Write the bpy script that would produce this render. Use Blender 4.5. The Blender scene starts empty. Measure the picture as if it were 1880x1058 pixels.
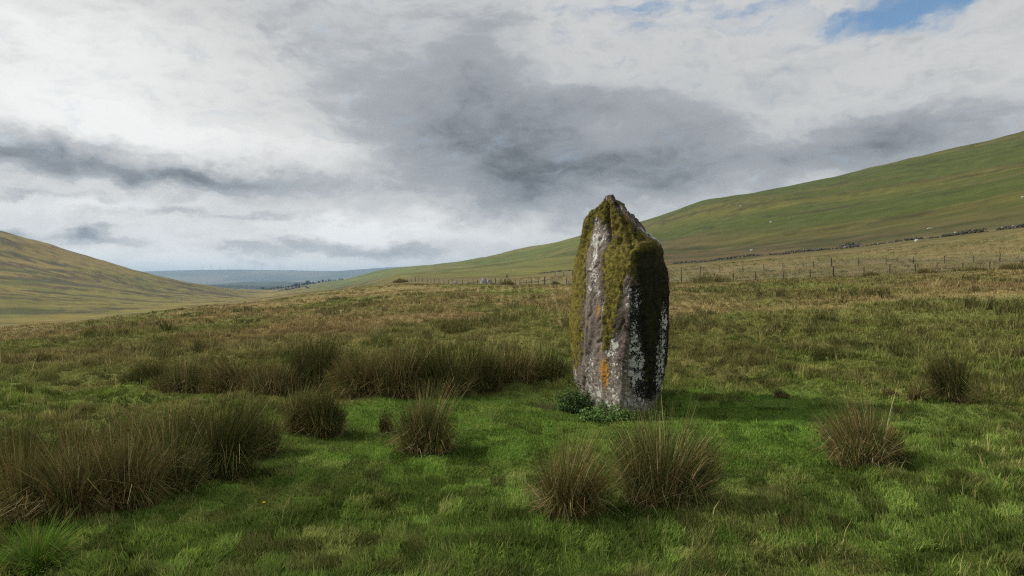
import bpy, math, random
import numpy as np
from mathutils import Vector

S = bpy.context.scene
C = S.collection
R = math.radians
rng = np.random.default_rng(7)
random.seed(7)

# ------------------------------------------------------------------ camera
EYE = 2.25                  # metres above the turf at the standing stone
F = 1253.3                  # focal length in photo pixels
HOR = 515.0                 # photo row of eye level
cam_d = bpy.data.cameras.new('camera'); cam = bpy.data.objects.new('camera', cam_d); C.objects.link(cam)
cam.location = (0, 0, EYE)
cam.rotation_euler = (R(90 - 0.64), 0, 0)
cam_d.sensor_width = 36.0; cam_d.lens = 24.0
cam_d.clip_start = 0.1; cam_d.clip_end = 60000
S.camera = cam

# ------------------------------------------------------------------ exposure / render
S.view_settings.view_transform = 'Standard'
S.view_settings.look = 'None'
S.view_settings.exposure = 0.15
S.view_settings.gamma = 1.0
S.view_settings.use_curve_mapping = False
try:
    S.cycles.use_denoising = False; S.cycles.pixel_filter_type = 'BLACKMAN_HARRIS'; S.cycles.filter_width = 1.2
    S.cycles.max_bounces = 5; S.cycles.diffuse_bounces = 3; S.cycles.glossy_bounces = 2
    S.cycles.transmission_bounces = 3; S.cycles.volume_bounces = 0; S.cycles.transparent_max_bounces = 6
except Exception:
    pass

# ------------------------------------------------------------------ sun
SUN_EL, SUN_AZ = R(36), R(-78)          # azimuth from +Y towards +X: low light from the left
sdir = Vector((math.sin(SUN_AZ) * math.cos(SUN_EL), math.cos(SUN_AZ) * math.cos(SUN_EL), math.sin(SUN_EL)))
sl = bpy.data.lights.new('sun', 'SUN'); sun = bpy.data.objects.new('sun', sl); C.objects.link(sun)
sl.energy = 3.9; sl.angle = R(5); sl.color = (1.0, 0.94, 0.84)
sun.rotation_euler = sdir.to_track_quat('Z', 'Y').to_euler()

# ------------------------------------------------------------------ world: Nishita sky with broken cloud
W = bpy.data.worlds.new('World'); S.world = W; W.use_nodes = True
nt = W.node_tree; nt.nodes.clear()
def N(tree, t, **kw):
    n = tree.nodes.new(t)
    for k, v in kw.items(): setattr(n, k, v)
    return n
def setin(tree, sock, v):
    if isinstance(v, bpy.types.NodeSocket): tree.links.new(v, sock)
    elif v is not None: sock.default_value = v
def M(tree, op, a, b=None, c=None, clamp=False):
    n = N(tree, 'ShaderNodeMath', operation=op); n.use_clamp = clamp
    setin(tree, n.inputs[0], a); setin(tree, n.inputs[1], b); setin(tree, n.inputs[2], c)
    return n.outputs[0]
def V(tree, op, a, b=None, c=None):
    n = N(tree, 'ShaderNodeVectorMath', operation=op)
    setin(tree, n.inputs[0], a); setin(tree, n.inputs[1], b); setin(tree, n.inputs[2], c)
    return n.outputs['Value'] if op in ('DOT_PRODUCT', 'LENGTH', 'DISTANCE') else n.outputs['Vector']
def MIX(tree, f, a, b, blend='MIX'):
    n = N(tree, 'ShaderNodeMix', data_type='RGBA', blend_type=blend); n.clamp_factor = True
    setin(tree, n.inputs[0], f); setin(tree, n.inputs[6], a); setin(tree, n.inputs[7], b)
    return n.outputs[2]
def NOISE(tree, vec, scale, detail=4, rough=0.55, dist=0.0, out=0):
    n = N(tree, 'ShaderNodeTexNoise'); setin(tree, n.inputs['Vector'], vec)
    n.inputs['Scale'].default_value = scale; n.inputs['Detail'].default_value = detail
    n.inputs['Roughness'].default_value = rough; n.inputs['Distortion'].default_value = dist
    return n.outputs[out]
def SMOOTH(tree, x, lo, hi):
    n = N(tree, 'ShaderNodeMapRange', interpolation_type='SMOOTHSTEP')
    setin(tree, n.inputs[0], x); n.inputs[1].default_value = lo; n.inputs[2].default_value = hi
    return n.outputs[0]

sky = N(nt, 'ShaderNodeTexSky', sky_type='NISHITA')
sky.sun_disc = False; sky.sun_elevation = SUN_EL; sky.sun_rotation = SUN_AZ; sky.altitude = 400
sky.air_density = 1.0; sky.dust_density = 0.6; sky.ozone_density = 1.5
geo = N(nt, 'ShaderNodeTexCoord').outputs['Generated']
dv = V(nt, 'NORMALIZE', geo)
sep = N(nt, 'ShaderNodeSeparateXYZ'); nt.links.new(dv, sep.inputs[0])
az = M(nt, 'ARCTAN2', sep.outputs[0], sep.outputs[1])
el = M(nt, 'ARCSINE', sep.outputs[2])
cb = N(nt, 'ShaderNodeCombineXYZ'); nt.links.new(az, cb.inputs[0]); nt.links.new(el, cb.inputs[1])
ae = cb.outputs[0]
aes = V(nt, 'MULTIPLY', ae, (1.0, 1.9, 1.0))
w1 = NOISE(nt, aes, 4.0, 3, 0.5, out=1)
w2 = NOISE(nt, V(nt, 'ADD', aes, (3.1, 7.7, 0)), 13.0, 6, 0.62, out=1)
wa = V(nt, 'MULTIPLY_ADD', V(nt, 'SUBTRACT', w1, (.5, .5, .5)), (0.13, 0.07, 0), ae)
wb = V(nt, 'MULTIPLY_ADD', V(nt, 'SUBTRACT', w2, (.5, .5, .5)), (0.085, 0.055, 0), wa)
def blob(acc, px, py, rx, ry, s):
    u = (px - 940) / F; v = (HOR - py) / F
    a0 = math.atan(u); e0 = math.atan(v * math.cos(a0)); ca = math.cos(a0)
    sx = F / (rx * ca * ca); sy = F / (ry * ca)
    d = V(nt, 'MULTIPLY_ADD', wb, (sx, sy, 0), (-a0 * sx, -e0 * sy, 0))
    q = V(nt, 'DOT_PRODUCT', d, d)
    g = M(nt, 'POWER', 0.3679, q)
    return M(nt, 'MULTIPLY_ADD', g, s, acc)
bright = 0.56
for b in [
    (110, 190, 340, 130, .26), (60, 20, 260, 70, .16), (480, 130, 230, 90, .06), (330, 265, 220, 45, .16),
    (570, 285, 110, 35, .12), (160, 372, 260, 18, .12), (690, 422, 140, 24, .30), (1105, 343, 60, 24, .24),
    (930, 430, 130, 18, .14), (1300, 140, 260, 60, -.03), (1760, 130, 180, 60, .02), (330, 425, 420, 55, .14), (420, 490, 800, 40, .24)]:
    bright = blob(bright, *b)
dk = 0.0
for b in [
    (70, 292, 190, 36, .95), (330, 330, 170, 18, .75), (800, 165, 200, 60, .40), (880, 240, 220, 55, .62),
    (1010, 325, 230, 62, 1.00), (1080, 190, 95, 30, .45), (890, 60, 75, 110, .26), (1250, 235, 110, 45, .42),
    (1215, 345, 80, 36, .36), (1720, 235, 200, 45, .60), (1480, 290, 240, 45, .52), (700, 458, 110, 12, .55),
    (175, 427, 38, 12, .85), (235, 442, 60, 9, .45), (450, 458, 75, 14, .50), (555, 440, 45, 12, .55),
    (50, 430, 60, 11, .75), (660, 50, 200, 60, .28), (420, 395, 180, 9, .40), (60, 355, 120, 9, .40), (610, 350, 200, 20, .22)]:
    dk = blob(dk, *b)
det = NOISE(nt, V(nt, 'MULTIPLY', wa, (1.0, 2.0, 1.0)), 6.5, 10, 0.58)
det2 = NOISE(nt, V(nt, 'MULTIPLY', wb, (1.0, 2.2, 1.0)), 19.0, 8, 0.6)
df = M(nt, 'ADD', dk, M(nt, 'MULTIPLY_ADD', M(nt, 'SUBTRACT', det, .5), 1.35, M(nt, 'MULTIPLY', M(nt, 'SUBTRACT', det2, .5), .95)))
c1_ = SMOOTH(nt, df, -.02, .44); c2_ = SMOOTH(nt, df, .30, 1.25)
bright = M(nt, 'MULTIPLY', bright, M(nt, 'MULTIPLY_ADD', M(nt, 'SUBTRACT', det2, .5), 0.52, 1.0))
bright = M(nt, 'MULTIPLY', bright, M(nt, 'MULTIPLY_ADD', M(nt, 'SUBTRACT', det, .5), 0.50, 1.0))
lum = M(nt, 'MULTIPLY', bright, M(nt, 'MULTIPLY_ADD', c1_, -0.36, 1.0))
lum = M(nt, 'MULTIPLY', lum, M(nt, 'MULTIPLY_ADD', c2_, -0.70, 1.0))
lum = M(nt, 'MAXIMUM', M(nt, 'MINIMUM', lum, 0.84), 0.10)
tint = MIX(nt, SMOOTH(nt, lum, 0.12, 0.65), (0.90, 0.985, 1.10, 1), (1.0, 1.0, 0.985, 1))
ccol = V(nt, 'SCALE', tint)
ccol.node.inputs['Scale'].default_value = 1.0; nt.links.new(lum, ccol.node.inputs['Scale'])
blue = 0.0
for b in [(1690, 2, 180, 34, 1.15), (1575, 38, 85, 16, .55), (1170, 6, 110, 18, .70), (1270, 45, 220, 12, .42), (20, 55, 45, 8, .4), (1400, 2, 160, 14, .5)]:
    blue = blob(blue, *b)
for b in [(1530, 12, 50, 9, -.8), (1850, 10, 70, 40, -.4)]:
    blue = blob(blue, *b)
bf = SMOOTH(nt, M(nt, 'MULTIPLY_ADD', M(nt, 'SUBTRACT', det2, .5), -2.0, blue), 0.08, 1.25)
SKY_STR = 0.10
cl = V(nt, 'SCALE', ccol); cl.node.inputs['Scale'].default_value = 1.0 / SKY_STR
skyc = MIX(nt, 1.0, sky.outputs[0], (1.05, 1.2, 1.22, 1), 'MULTIPLY')
mixc = MIX(nt, bf, cl, skyc)
bg = N(nt, 'ShaderNodeBackground'); nt.links.new(mixc, bg.inputs[0]); bg.inputs[1].default_value = SKY_STR
wo = N(nt, 'ShaderNodeOutputWorld'); nt.links.new(bg.outputs[0], wo.inputs[0])

# ------------------------------------------------------------------ helpers
def tag(o, label=None, cat=None, group=None, kind=None):
    if label: o['label'] = label
    if cat: o['category'] = cat
    if group: o['group'] = group
    if kind: o['kind'] = kind
    return o
def empty(name, loc, rz=0.0):
    o = bpy.data.objects.new(name, None); C.objects.link(o); o.location = loc; o.rotation_euler = (0, 0, rz)
    o.empty_display_size = 0.2
    return o
def mesh_obj(name, verts, faces, mat=None, parent=None, cols=None, attrs=None, smooth=False, loc=None):
    """verts Nx3; faces: list of (K x n) index arrays (n = 3 or 4)."""
    verts = np.asarray(verts, np.float32)
    if not isinstance(faces, list): faces = [faces]
    faces = [np.asarray(f, np.int32) for f in faces if len(f)]
    me = bpy.data.meshes.new(name)
    me.vertices.add(len(verts)); me.vertices.foreach_set('co', verts.ravel())
    lv = np.concatenate([f.ravel() for f in faces])
    tot = np.concatenate([np.full(len(f), f.shape[1], np.int32) for f in faces])
    st = np.concatenate([[0], np.cumsum(tot)[:-1]]).astype(np.int32)
    me.loops.add(len(lv)); me.loops.foreach_set('vertex_index', lv.astype(np.int32))
    me.polygons.add(len(tot)); me.polygons.foreach_set('loop_start', st)
    try: me.polygons.foreach_set('loop_total', tot)
    except Exception: pass
    me.polygons.foreach_set('use_smooth', np.full(len(tot), smooth))
    me.update(calc_edges=True)
    if cols is not None:
        a = me.attributes.new('col', 'FLOAT_COLOR', 'POINT')
        c4 = np.ones((len(verts), 4), np.float32); c4[:, :3] = cols
        a.data.foreach_set('color', c4.ravel())
    for k, v in (attrs or {}).items():
        a = me.attributes.new(k, 'FLOAT', 'POINT'); a.data.foreach_set('value', np.asarray(v, np.float32))
    if mat: me.materials.append(mat)
    o = bpy.data.objects.new(name, me); C.objects.link(o)
    if parent: o.parent = parent
    if loc is not None: o.location = loc
    return o
class MB:
    """collects polygons of several shapes for ONE mesh object"""
    def __init__(s): s.v = []; s.f3 = []; s.f4 = []; s.c = []; s.n = 0
    def add(s, v, f, col=None):
        v = np.asarray(v, float); f = np.asarray(f, int)
        (s.f3 if f.shape[1] == 3 else s.f4).append(f + s.n)
        s.v.append(v); s.n += len(v)
        s.c.append(np.tile(np.asarray(col if col is not None else (1, 1, 1), float), (len(v), 1)) if np.ndim(col) < 2 else col)
    def box(s, c, d, rot=0.0, col=None, jit=0.0):
        x, y, z = [k / 2 for k in d]
        p = np.array([(-x, -y, -z), (x, -y, -z), (x, y, -z), (-x, y, -z), (-x, -y, z), (x, -y, z), (x, y, z), (-x, y, z)])
        if jit: p = p * (1 + rng.uniform(-jit, jit, p.shape))
        ca, sa = math.cos(rot), math.sin(rot)
        p = np.stack([p[:, 0] * ca - p[:, 1] * sa, p[:, 0] * sa + p[:, 1] * ca, p[:, 2]], 1) + np.array(c)
        s.add(p, [(0, 3, 2, 1), (4, 5, 6, 7), (0, 1, 5, 4), (1, 2, 6, 5), (2, 3, 7, 6), (3, 0, 4, 7)], col)
    def tube(s, pts, rad, n=5, col=None):
        pts = np.asarray(pts, float); k = len(pts)
        rad = np.broadcast_to(np.asarray(rad, float), (k,))
        t = np.gradient(pts, axis=0); t /= np.linalg.norm(t, axis=1)[:, None] + 1e-9
        up = np.array([0.3, 0.2, 1.0]) if abs(t[0][2]) < .9 else np.array([1.0, 0.1, 0.0])
        a = np.cross(t, up); a /= np.linalg.norm(a, axis=1)[:, None] + 1e-9
        b = np.cross(t, a)
        ang = np.arange(n) * 2 * math.pi / n
        ring = pts[:, None] + rad[:, None, None] * (np.cos(ang)[None, :, None] * a[:, None] + np.sin(ang)[None, :, None] * b[:, None])
        f = [(i * n + j, i * n + (j + 1) % n, (i + 1) * n + (j + 1) % n, (i + 1) * n + j) for i in range(k - 1) for j in range(n)]
        s.add(ring.reshape(-1, 3), f, col)
        e = [(0, j + 1, j) for j in range(1, n - 1)]; e += [((k - 1) * n, (k - 1) * n + j, (k - 1) * n + j + 1) for j in range(1, n - 1)]
        (s.f3).append(np.asarray(e, int) + s.n - k * n)
    def build(s, name, mat, parent=None, smooth=False, color=False, loc=None):
        fs = []
        if s.f3: fs.append(np.concatenate(s.f3))
        if s.f4: fs.append(np.concatenate(s.f4))
        return mesh_obj(name, np.concatenate(s.v), fs, mat, parent, cols=np.concatenate(s.c) if color else None, smooth=smooth, loc=loc)

def _hash(ix, iy, iz, seed):
    h = (ix * 374761393 + iy * 668265263 + iz * 2147483647 + seed * 1274126177) & 0xFFFFFFFF
    h = ((h ^ (h >> 13)) * 1274126177) & 0xFFFFFFFF
    h = ((h ^ (h >> 16)) * 2246822519) & 0xFFFFFFFF
    h = h ^ (h >> 15)
    return (h & 0xFFFFFF) / float(0xFFFFFF)
def vnoise(x, y, z=None, seed=0):
    x = np.asarray(x, float); y = np.asarray(y, float)
    ix = np.floor(x).astype(np.int64); iy = np.floor(y).astype(np.int64)
    fx = x - ix; fy = y - iy
    fx = fx * fx * fx * (fx * (fx * 6 - 15) + 10); fy = fy * fy * fy * (fy * (fy * 6 - 15) + 10)
    def lay(iz):
        a = _hash(ix, iy, iz, seed); b = _hash(ix + 1, iy, iz, seed); c = _hash(ix, iy + 1, iz, seed); d = _hash(ix + 1, iy + 1, iz, seed)
        return (a * (1 - fx) + b * fx) * (1 - fy) + (c * (1 - fx) + d * fx) * fy
    if z is None: return lay(np.zeros_like(ix))
    z = np.asarray(z, float); iz = np.floor(z).astype(np.int64); fz = z - iz; fz = fz * fz * (3 - 2 * fz)
    return lay(iz) * (1 - fz) + lay(iz + 1) * fz
def fbm(x, y, z=None, oct=4, seed=0, gain=0.5):
    s = 0; a = 1; t = 0
    for k in range(oct):
        f = 2.03 ** k
        s = s + a * vnoise(np.asarray(x) * f + k * 13.7, np.asarray(y) * f - k * 7.3, None if z is None else np.asarray(z) * f + k * 3.1, seed + k)
        t += a; a *= gain
    return s / t
def sst(x, lo, hi):
    t = np.clip((np.asarray(x, float) - lo) / (hi - lo), 0, 1); return t * t * (3 - 2 * t)
def lerp(a, b, t):
    t = np.asarray(t)[..., None]; return np.asarray(a) * (1 - t) + np.asarray(b) * t

# ------------------------------------------------------------------ terrain heights
# rows of surveyed relief: bearing (as photo column) -> distance along the view axis, height seen there
def row(pts):
    p = np.array(pts, float); return p
COLS = np.array([-200, 0, 100, 200, 300, 400, 480, 520, 560, 600, 640, 700, 740, 820, 880, 950, 1060, 1180, 1300, 1400, 1600, 1880, 2100.])
def rowz(px, D, py):       # py given
    Dc = np.interp(COLS, px, D); pc = np.interp(COLS, px, py)
    return Dc, EYE + (HOR - pc) / F * Dc
def rowh(px, D, z):
    return np.interp(COLS, px, D), np.interp(COLS, px, z)
ROWS = [
    rowh([0], [0.8], [0]), rowh([0], [12], [0]),
    rowh([-200, 940, 1880], [25, 25, 25], [-.35, -.03, .32]),
    rowz([-200, 0, 240, 480, 600, 740, 940, 1060, 1230, 1400, 1600, 1880, 2100],
         [50, 55, 70, 100, 150, 210, 160, 125, 105, 92, 88, 85, 85],
         [625, 603, 578, 551, 532, 519, 521, 520, 517, 513, 505, 492, 483]),
    rowh([-200, 0, 240, 480, 600, 740, 940, 1060, 1230, 1400, 1600, 1880, 2100],
         [70, 78, 100, 145, 215, 260, 190, 152, 132, 121, 113, 106, 104],
         [-6, -5, -4.6, -4.4, -3.4, 1.9, 2.5, 3.1, 3.75, 4.05, 4.55, 4.85, 5.3]),
    rowh([-200, 0, 240, 480, 600, 740, 940, 1060, 1230, 1400, 1600, 1880, 2100],
         [110, 120, 150, 220, 320, 360, 290, 260, 270, 240, 200, 170, 160],
         [-14, -12, -11, -11, -9, 3.2, 4.6, 5.6, 8.2, 10.6, 12.1, 15.2, 17.5]),
    rowz([-200, 0, 240, 480, 600, 740, 940, 1060, 1230, 1400, 1600, 1880, 2100],
         [330, 380, 480, 800, 900, 700, 480, 400, 400, 345, 300, 250, 235],
         [605, 592, 572, 547, 535, 508, 493, 485, 470, 448, 420, 370, 330]),
    rowz([-200, 0, 240, 480, 600, 740, 940, 1060, 1230, 1400, 1600, 1880, 2100],
         [620, 640, 750, 1100, 1400, 1100, 800, 650, 560, 480, 430, 380, 350],
         [480, 510, 530, 545, 528, 499, 476, 462, 430, 395, 360, 305, 260]),
    rowz([-200, 0, 100, 200, 300, 400, 440, 480, 520, 560, 600, 640, 700, 740, 820, 880, 950, 1060, 1180, 1300, 1400, 1600, 1880, 2100],
         [900, 900, 930, 980, 1050, 1150, 1250, 1450, 1750, 1900, 1950, 1900, 1750, 1650, 1450, 1300, 1150, 1000, 850, 760, 700, 650, 600, 580],
         [364, 418, 446, 478, 505, 527, 531, 533, 531, 525, 517, 511, 493, 489, 482, 471, 455, 432, 399, 361, 344, 302, 237, 190]),
]
Dh, zh = ROWS[-1]
ROWS.append((Dh * 1.25 + 60, zh - 6 - 0.03 * Dh * (zh > 5)))
ROWS.append((Dh * 0 + 3300, zh * 0 - 92)); ROWS.append((Dh * 0 + 14000, zh * 0 - 92))
TH = np.arctan((COLS - 940) / F)
sec = 1 / np.cos(TH)
nT, nR = 2400, 640
th_grid = np.linspace(-math.pi, math.pi, nT)
lr_grid = np.linspace(math.log(0.8), math.log(16000), nR)
def gsm(a, sig, axis):
    k = int(sig * 3) + 1; w = np.exp(-0.5 * (np.arange(-k, k + 1) / sig) ** 2); w /= w.sum()
    pad = [(0, 0)] * a.ndim; pad[axis] = (k, k)
    b = np.pad(a, pad, mode='edge'); out = 0
    for i, wi in enumerate(w):
        sl_ = [slice(None)] * a.ndim; sl_[axis] = slice(i, i + a.shape[axis]); out = out + wi * b[tuple(sl_)]
    return out
front = np.clip(th_grid, TH[0], TH[-1])
back = sst(np.abs(th_grid), R(60), R(150))
LR = np.stack([np.log(np.maximum(np.interp(front, TH, r[0] * sec), .5)) for r in ROWS], 0)
ZR = np.stack([np.interp(front, TH, r[1]) for r in ROWS], 0)
LR = gsm(LR, 4, 1); ZR = gsm(ZR, 4, 1)
ZR[:9] *= (1 - back)[None]; ZR[:9] += back[None] * 2.0 * np.arange(9)[:, None]
ZT = np.empty((nT, nR))
for i in range(nT): ZT[i] = np.interp(lr_grid, LR[:, i], ZR[:, i])
ZT = gsm(ZT, 3.5, 1)
def base_h(x, y):
    th = np.arctan2(x, y); lr = np.log(np.maximum(np.hypot(x, y), 0.81))
    a = (th + math.pi) / (2 * math.pi) * (nT - 1); b = np.clip((lr - lr_grid[0]) / (lr_grid[1] - lr_grid[0]), 0, nR - 1.001)
    ia = np.clip(np.floor(a).astype(int), 0, nT - 2); ib = np.floor(b).astype(int); fa = a - ia; fb = b - ib
    return (ZT[ia, ib] * (1 - fa) + ZT[ia + 1, ib] * fa) * (1 - fb) + (ZT[ia, ib + 1] * (1 - fa) + ZT[ia + 1, ib + 1] * fa) * fb

STX, STY = 1.93, 12.35          # standing stone
def lush_mask(x, y):
    """short grazed turf round the stone"""
    n = fbm(x * .55, y * .55, oct=3, seed=31) - .5
    d = np.hypot((x - 1.2) / 6.2, (y - 10.6) / 3.6) + n * 0.75
    m = 1 - sst(d, .72, 1.12)
    d2 = np.hypot((x + 0.6) / 7.0, (y - 6.2) / 4.0) + n * 1.5
    return np.clip(np.maximum(m, (.62 - .25 * sst(x, 1, 4)) * (1 - sst(d2, .6, 1.15))), 0, 1)
def detail_h(x, y):
    r = np.hypot(x, y); lm = lush_mask(x, y)
    near = 1 - sst(r, 60, 200)
    h = (fbm(x * .9, y * .9, oct=3, seed=3) - .5) * (.13 + .17 * (1 - lm)) * near
    h = h + (fbm(x * 2.1, y * 2.1, oct=2, seed=4) - .5) * .10 * (1 - .6 * lm) * (1 - sst(r, 18, 30))
    h = h + (fbm(x * .22, y * .22, oct=3, seed=5) - .5) * .38 * sst(r, 6, 25) * near * (1 - .6 * lm)
    h = h + (fbm(x * .05, y * .05, oct=3, seed=8) - .5) * 1.1 * sst(r, 30, 110) * (1 - sst(r, 2500, 4000))
    h = h + (fbm(x * .011, y * .006, oct=4, seed=9) - .5) * 9.0 * sst(r, 230, 600) * (1 - sst(r, 2500, 4000))
    # worn hollow at the left foot of the stone
    h = h - .17 * np.exp(-(((x - .78) / .50) ** 2 + ((y - 12.75) / .6) ** 2))
    h = h - .10 * np.exp(-(((x - 1.85) / .75) ** 2 + ((y - 11.35) / .5) ** 2))
    return h
def H(x, y): return base_h(x, y) + detail_h(x, y)
def Hs(x, y): return float(H(np.array([x]), np.array([y]))[0])

# ------------------------------------------------------------------ ground cover colours (albedo, plus painted sun and cloud shade on the right hill)
LUSH = np.array((.138, .226, .040)); GREEN = np.array((.140, .182, .038)); OLIVE = np.array((.190, .172, .058))
TAN = np.array((.33, .255, .115)); BROWN = np.array((.225, .172, .072)); DARK = np.array((.050, .052, .022))
RUST = np.array((.120, .064, .030))
def cover(x, y):
    x = np.asarray(x, float); y = np.asarray(y, float)
    r = np.hypot(x, y); th = np.arctan2(x, y); px = 940 + F * np.tan(np.clip(th, -1.2, 1.2))
    px = np.where(np.abs(th) > 1.2, 940 + np.sign(th) * 3000, px)
    a = fbm(x * .16, y * .11, oct=4, seed=21); b = fbm(x * .6, y * .6, oct=3, seed=22); c = fbm(x * .035, y * .02, oct=3, seed=23)
    tanw = sst(a * .6 + b * .25 + c * .3, .44, .64)
    band = sst(r, 16, 34)
    col = lerp(GREEN, OLIVE, sst(b + .35 * (r > 14) * band, .42, .62))
    col = lerp(col, lerp(GREEN, LUSH, sst(a, .4, .6)), (1 - band) * sst(a + b * .5, .62, .85) * .8)
    col = lerp(col, TAN, tanw * (.16 + .66 * band) * (1 - .45 * sst(r, 78, 110)))
    col = lerp(col, BROWN, sst(fbm(x * .09, y * .05, oct=4, seed=24), .5, .66) * .55 * band)
    grn = sst(fbm(x * .13 + 9, y * .07, oct=3, seed=25), .56, .68) * .6 * band
    col = lerp(col, GREEN, grn)
    # greener on the near right, browner along the crest
    col = lerp(col, GREEN, .5 * sst(px, 1250, 1500) * (1 - sst(r, 30, 48)) * sst(b, .35, .6))
    col = lerp(col, LUSH, lush_mask(x, y) * (.75 + .25 * sst(b, .4, .6)))
    # worn earth at the stone's left foot
    dm = np.exp(-(((x - .76) / .46) ** 2 + ((y - 12.75) / .5) ** 2) * 1.3)
    col = lerp(col, np.array((.05, .036, .022)), np.clip(dm * 1.3, 0, .95) * sst(b, .25, .5))
    # ---------------- beyond the fence / valley
    far_r = sst(r, 170, 260)
    # right hill
    al = (-.5 * x + .87 * y); ac = (.87 * x + .5 * y)
    s1 = fbm(ac / 20, al / 170, oct=5, seed=41, gain=.62); s2 = fbm(ac / 90, al / 420, oct=3, seed=42); s3 = fbm(x / 12, y / 20, oct=3, seed=43)
    zb = base_h(x, y)
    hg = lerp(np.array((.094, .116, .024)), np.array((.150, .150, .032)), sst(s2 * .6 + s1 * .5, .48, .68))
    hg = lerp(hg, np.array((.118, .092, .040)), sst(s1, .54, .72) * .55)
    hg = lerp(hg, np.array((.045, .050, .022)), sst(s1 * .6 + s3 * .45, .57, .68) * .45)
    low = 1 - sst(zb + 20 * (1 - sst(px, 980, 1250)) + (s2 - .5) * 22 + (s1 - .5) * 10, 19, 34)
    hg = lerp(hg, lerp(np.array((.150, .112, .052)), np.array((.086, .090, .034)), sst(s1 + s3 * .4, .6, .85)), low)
    hg = lerp(hg, np.array((.165, .160, .055)), .6 * (1 - sst(px, 950, 1350)) * (1 - low) * sst(s2, .3, .55))  # sunlit look of the hill's left slope, painted in as lighter yellow
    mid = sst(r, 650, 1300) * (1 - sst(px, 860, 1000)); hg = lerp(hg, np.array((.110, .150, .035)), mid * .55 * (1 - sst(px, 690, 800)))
    # left hill
    t1 = fbm((.83 * x - .56 * y) / 15, (.56 * x + .83 * y) / 150, oct=5, seed=51, gain=.62); t2 = fbm(x / 110, y / 330, oct=3, seed=52); t3 = fbm(x / 14, y / 40, oct=3, seed=53)
    hl = lerp(np.array((.250, .185, .056)), np.array((.190, .165, .044)), sst(t2, .42, .66))
    hl = lerp(hl, np.array((.120, .088, .042)), sst(t1, .46, .58) * .9)
    hl = lerp(hl, np.array((.050, .050, .026)), sst(t1 * .6 + t3 * .45, .55, .65) * .60)
    hl = lerp(hl, np.array((.095, .115, .032)), sst(t2 * .5 + t3 * .3 + .2 * (1 - sst(px, 0, 200)), .55, .68) * .5)
    hl = lerp(hl, np.array((.235, .180, .048)), (1 - sst(zb + (t3 - .5) * 6, -21.5, -17.5)) * .5)
    trk = .74 + .52 * fbm((ac + 3 * (s3 - .5)) / 4.0, al / 90, oct=3, seed=44); trl = .74 + .52 * fbm((.83 * x - .56 * y) / 4.5, (.56 * x + .83 * y) / 80, oct=3, seed=54)
    hill = lerp(hl * trl[..., None], hg * (.68 + .30 * (1 - sst(px, 950, 1250)))[..., None] * trk[..., None], sst(px, 500, 620))  # cloud shade painted into the right hill's colour, its sunlit left end kept lighter
    col = lerp(col, lerp(np.array((.125, .112, .042)), np.array((.185, .145, .066)), sst(b + .5 * (a - .5), .4, .62)), .75 * np.maximum(sst(r, 76, 92) * sst(px, 900, 1050), sst(r, 120, 160) * sst(px, 690, 760)))
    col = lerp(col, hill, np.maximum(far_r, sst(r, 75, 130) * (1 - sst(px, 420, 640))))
    # beyond 2.4 km: dark forestry lowland
    return lerp(col, np.array((.030, .045, .026)), sst(r, 2100, 2700))

# ------------------------------------------------------------------ materials
def newmat(name):
    m = bpy.data.materials.new(name); m.use_nodes = True; t = m.node_tree; t.nodes.clear()
    out = N(t, 'ShaderNodeOutputMaterial'); return m, t, out
def principled(t, out, col, rough=.85, spec=.2, normal=None):
    p = N(t, 'ShaderNodeBsdfPrincipled'); setin(t, p.inputs['Base Color'], col); setin(t, p.inputs['Roughness'], rough)
    p.inputs['Specular IOR Level'].default_value = spec
    if normal is not None: t.links.new(normal, p.inputs['Normal'])
    t.links.new(p.outputs[0], out.inputs[0]); return p
def bump(t, h, strength, dist):
    b = N(t, 'ShaderNodeBump'); b.inputs['Strength'].default_value = strength; b.inputs['Distance'].default_value = dist
    t.links.new(h, b.inputs['Height']); return b.outputs[0]
def plain(name, col, rough=.85, spec=.2, nscale=8.0, var=.35, bmp=0.0):
    m, t, out = newmat(name)
    oc = N(t, 'ShaderNodeTexCoord').outputs['Object']
    n = NOISE(t, oc, nscale, 6, .6)
    k = M(t, 'MULTIPLY_ADD', M(t, 'SUBTRACT', n, .5), var * 2, 1.0)
    c = V(t, 'SCALE', tuple(col)); t.links.new(k, c.node.inputs['Scale'])
    principled(t, out, c, rough, spec, bump(t, n, .6, bmp) if bmp else None); return m
def attr_mat(name, transl=0.0, nscale=0.0, var=0.0, rough=.8, spec=.15, bmp=0.0):
    m, t, out = newmat(name)
    a = N(t, 'ShaderNodeAttribute', attribute_name='col'); c = a.outputs['Color']; nrm = None
    if var:
        g = N(t, 'ShaderNodeNewGeometry').outputs['Position']
        n = NOISE(t, g, nscale, 7, .65)
        n2 = NOISE(t, g, nscale * .035, 9, .66)
        k = M(t, 'MULTIPLY', M(t, 'MULTIPLY_ADD', M(t, 'SUBTRACT', n, .5), var * 2, 1.0), M(t, 'MULTIPLY_ADD', M(t, 'SUBTRACT', n2, .5), var * 2.2, 1.0))
        cc = V(t, 'SCALE', c); t.links.new(k, cc.node.inputs['Scale']); c = cc
        if bmp: nrm = bump(t, n, .9, bmp)
    if transl:
        d = N(t, 'ShaderNodeBsdfDiffuse'); t.links.new(c, d.inputs[0])
        tr = N(t, 'ShaderNodeBsdfTranslucent'); t.links.new(c, tr.inputs[0])
        mx = N(t, 'ShaderNodeMixShader'); mx.inputs[0].default_value = transl
        t.links.new(d.outputs[0], mx.inputs[1]); t.links.new(tr.outputs[0], mx.inputs[2]); t.links.new(mx.outputs[0], out.inputs[0])
    else:
        principled(t, out, c, rough, spec, nrm)
    return m
m_ground = attr_mat('moor_ground', nscale=2.2, var=.45, rough=.95, spec=.05, bmp=.25)
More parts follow.
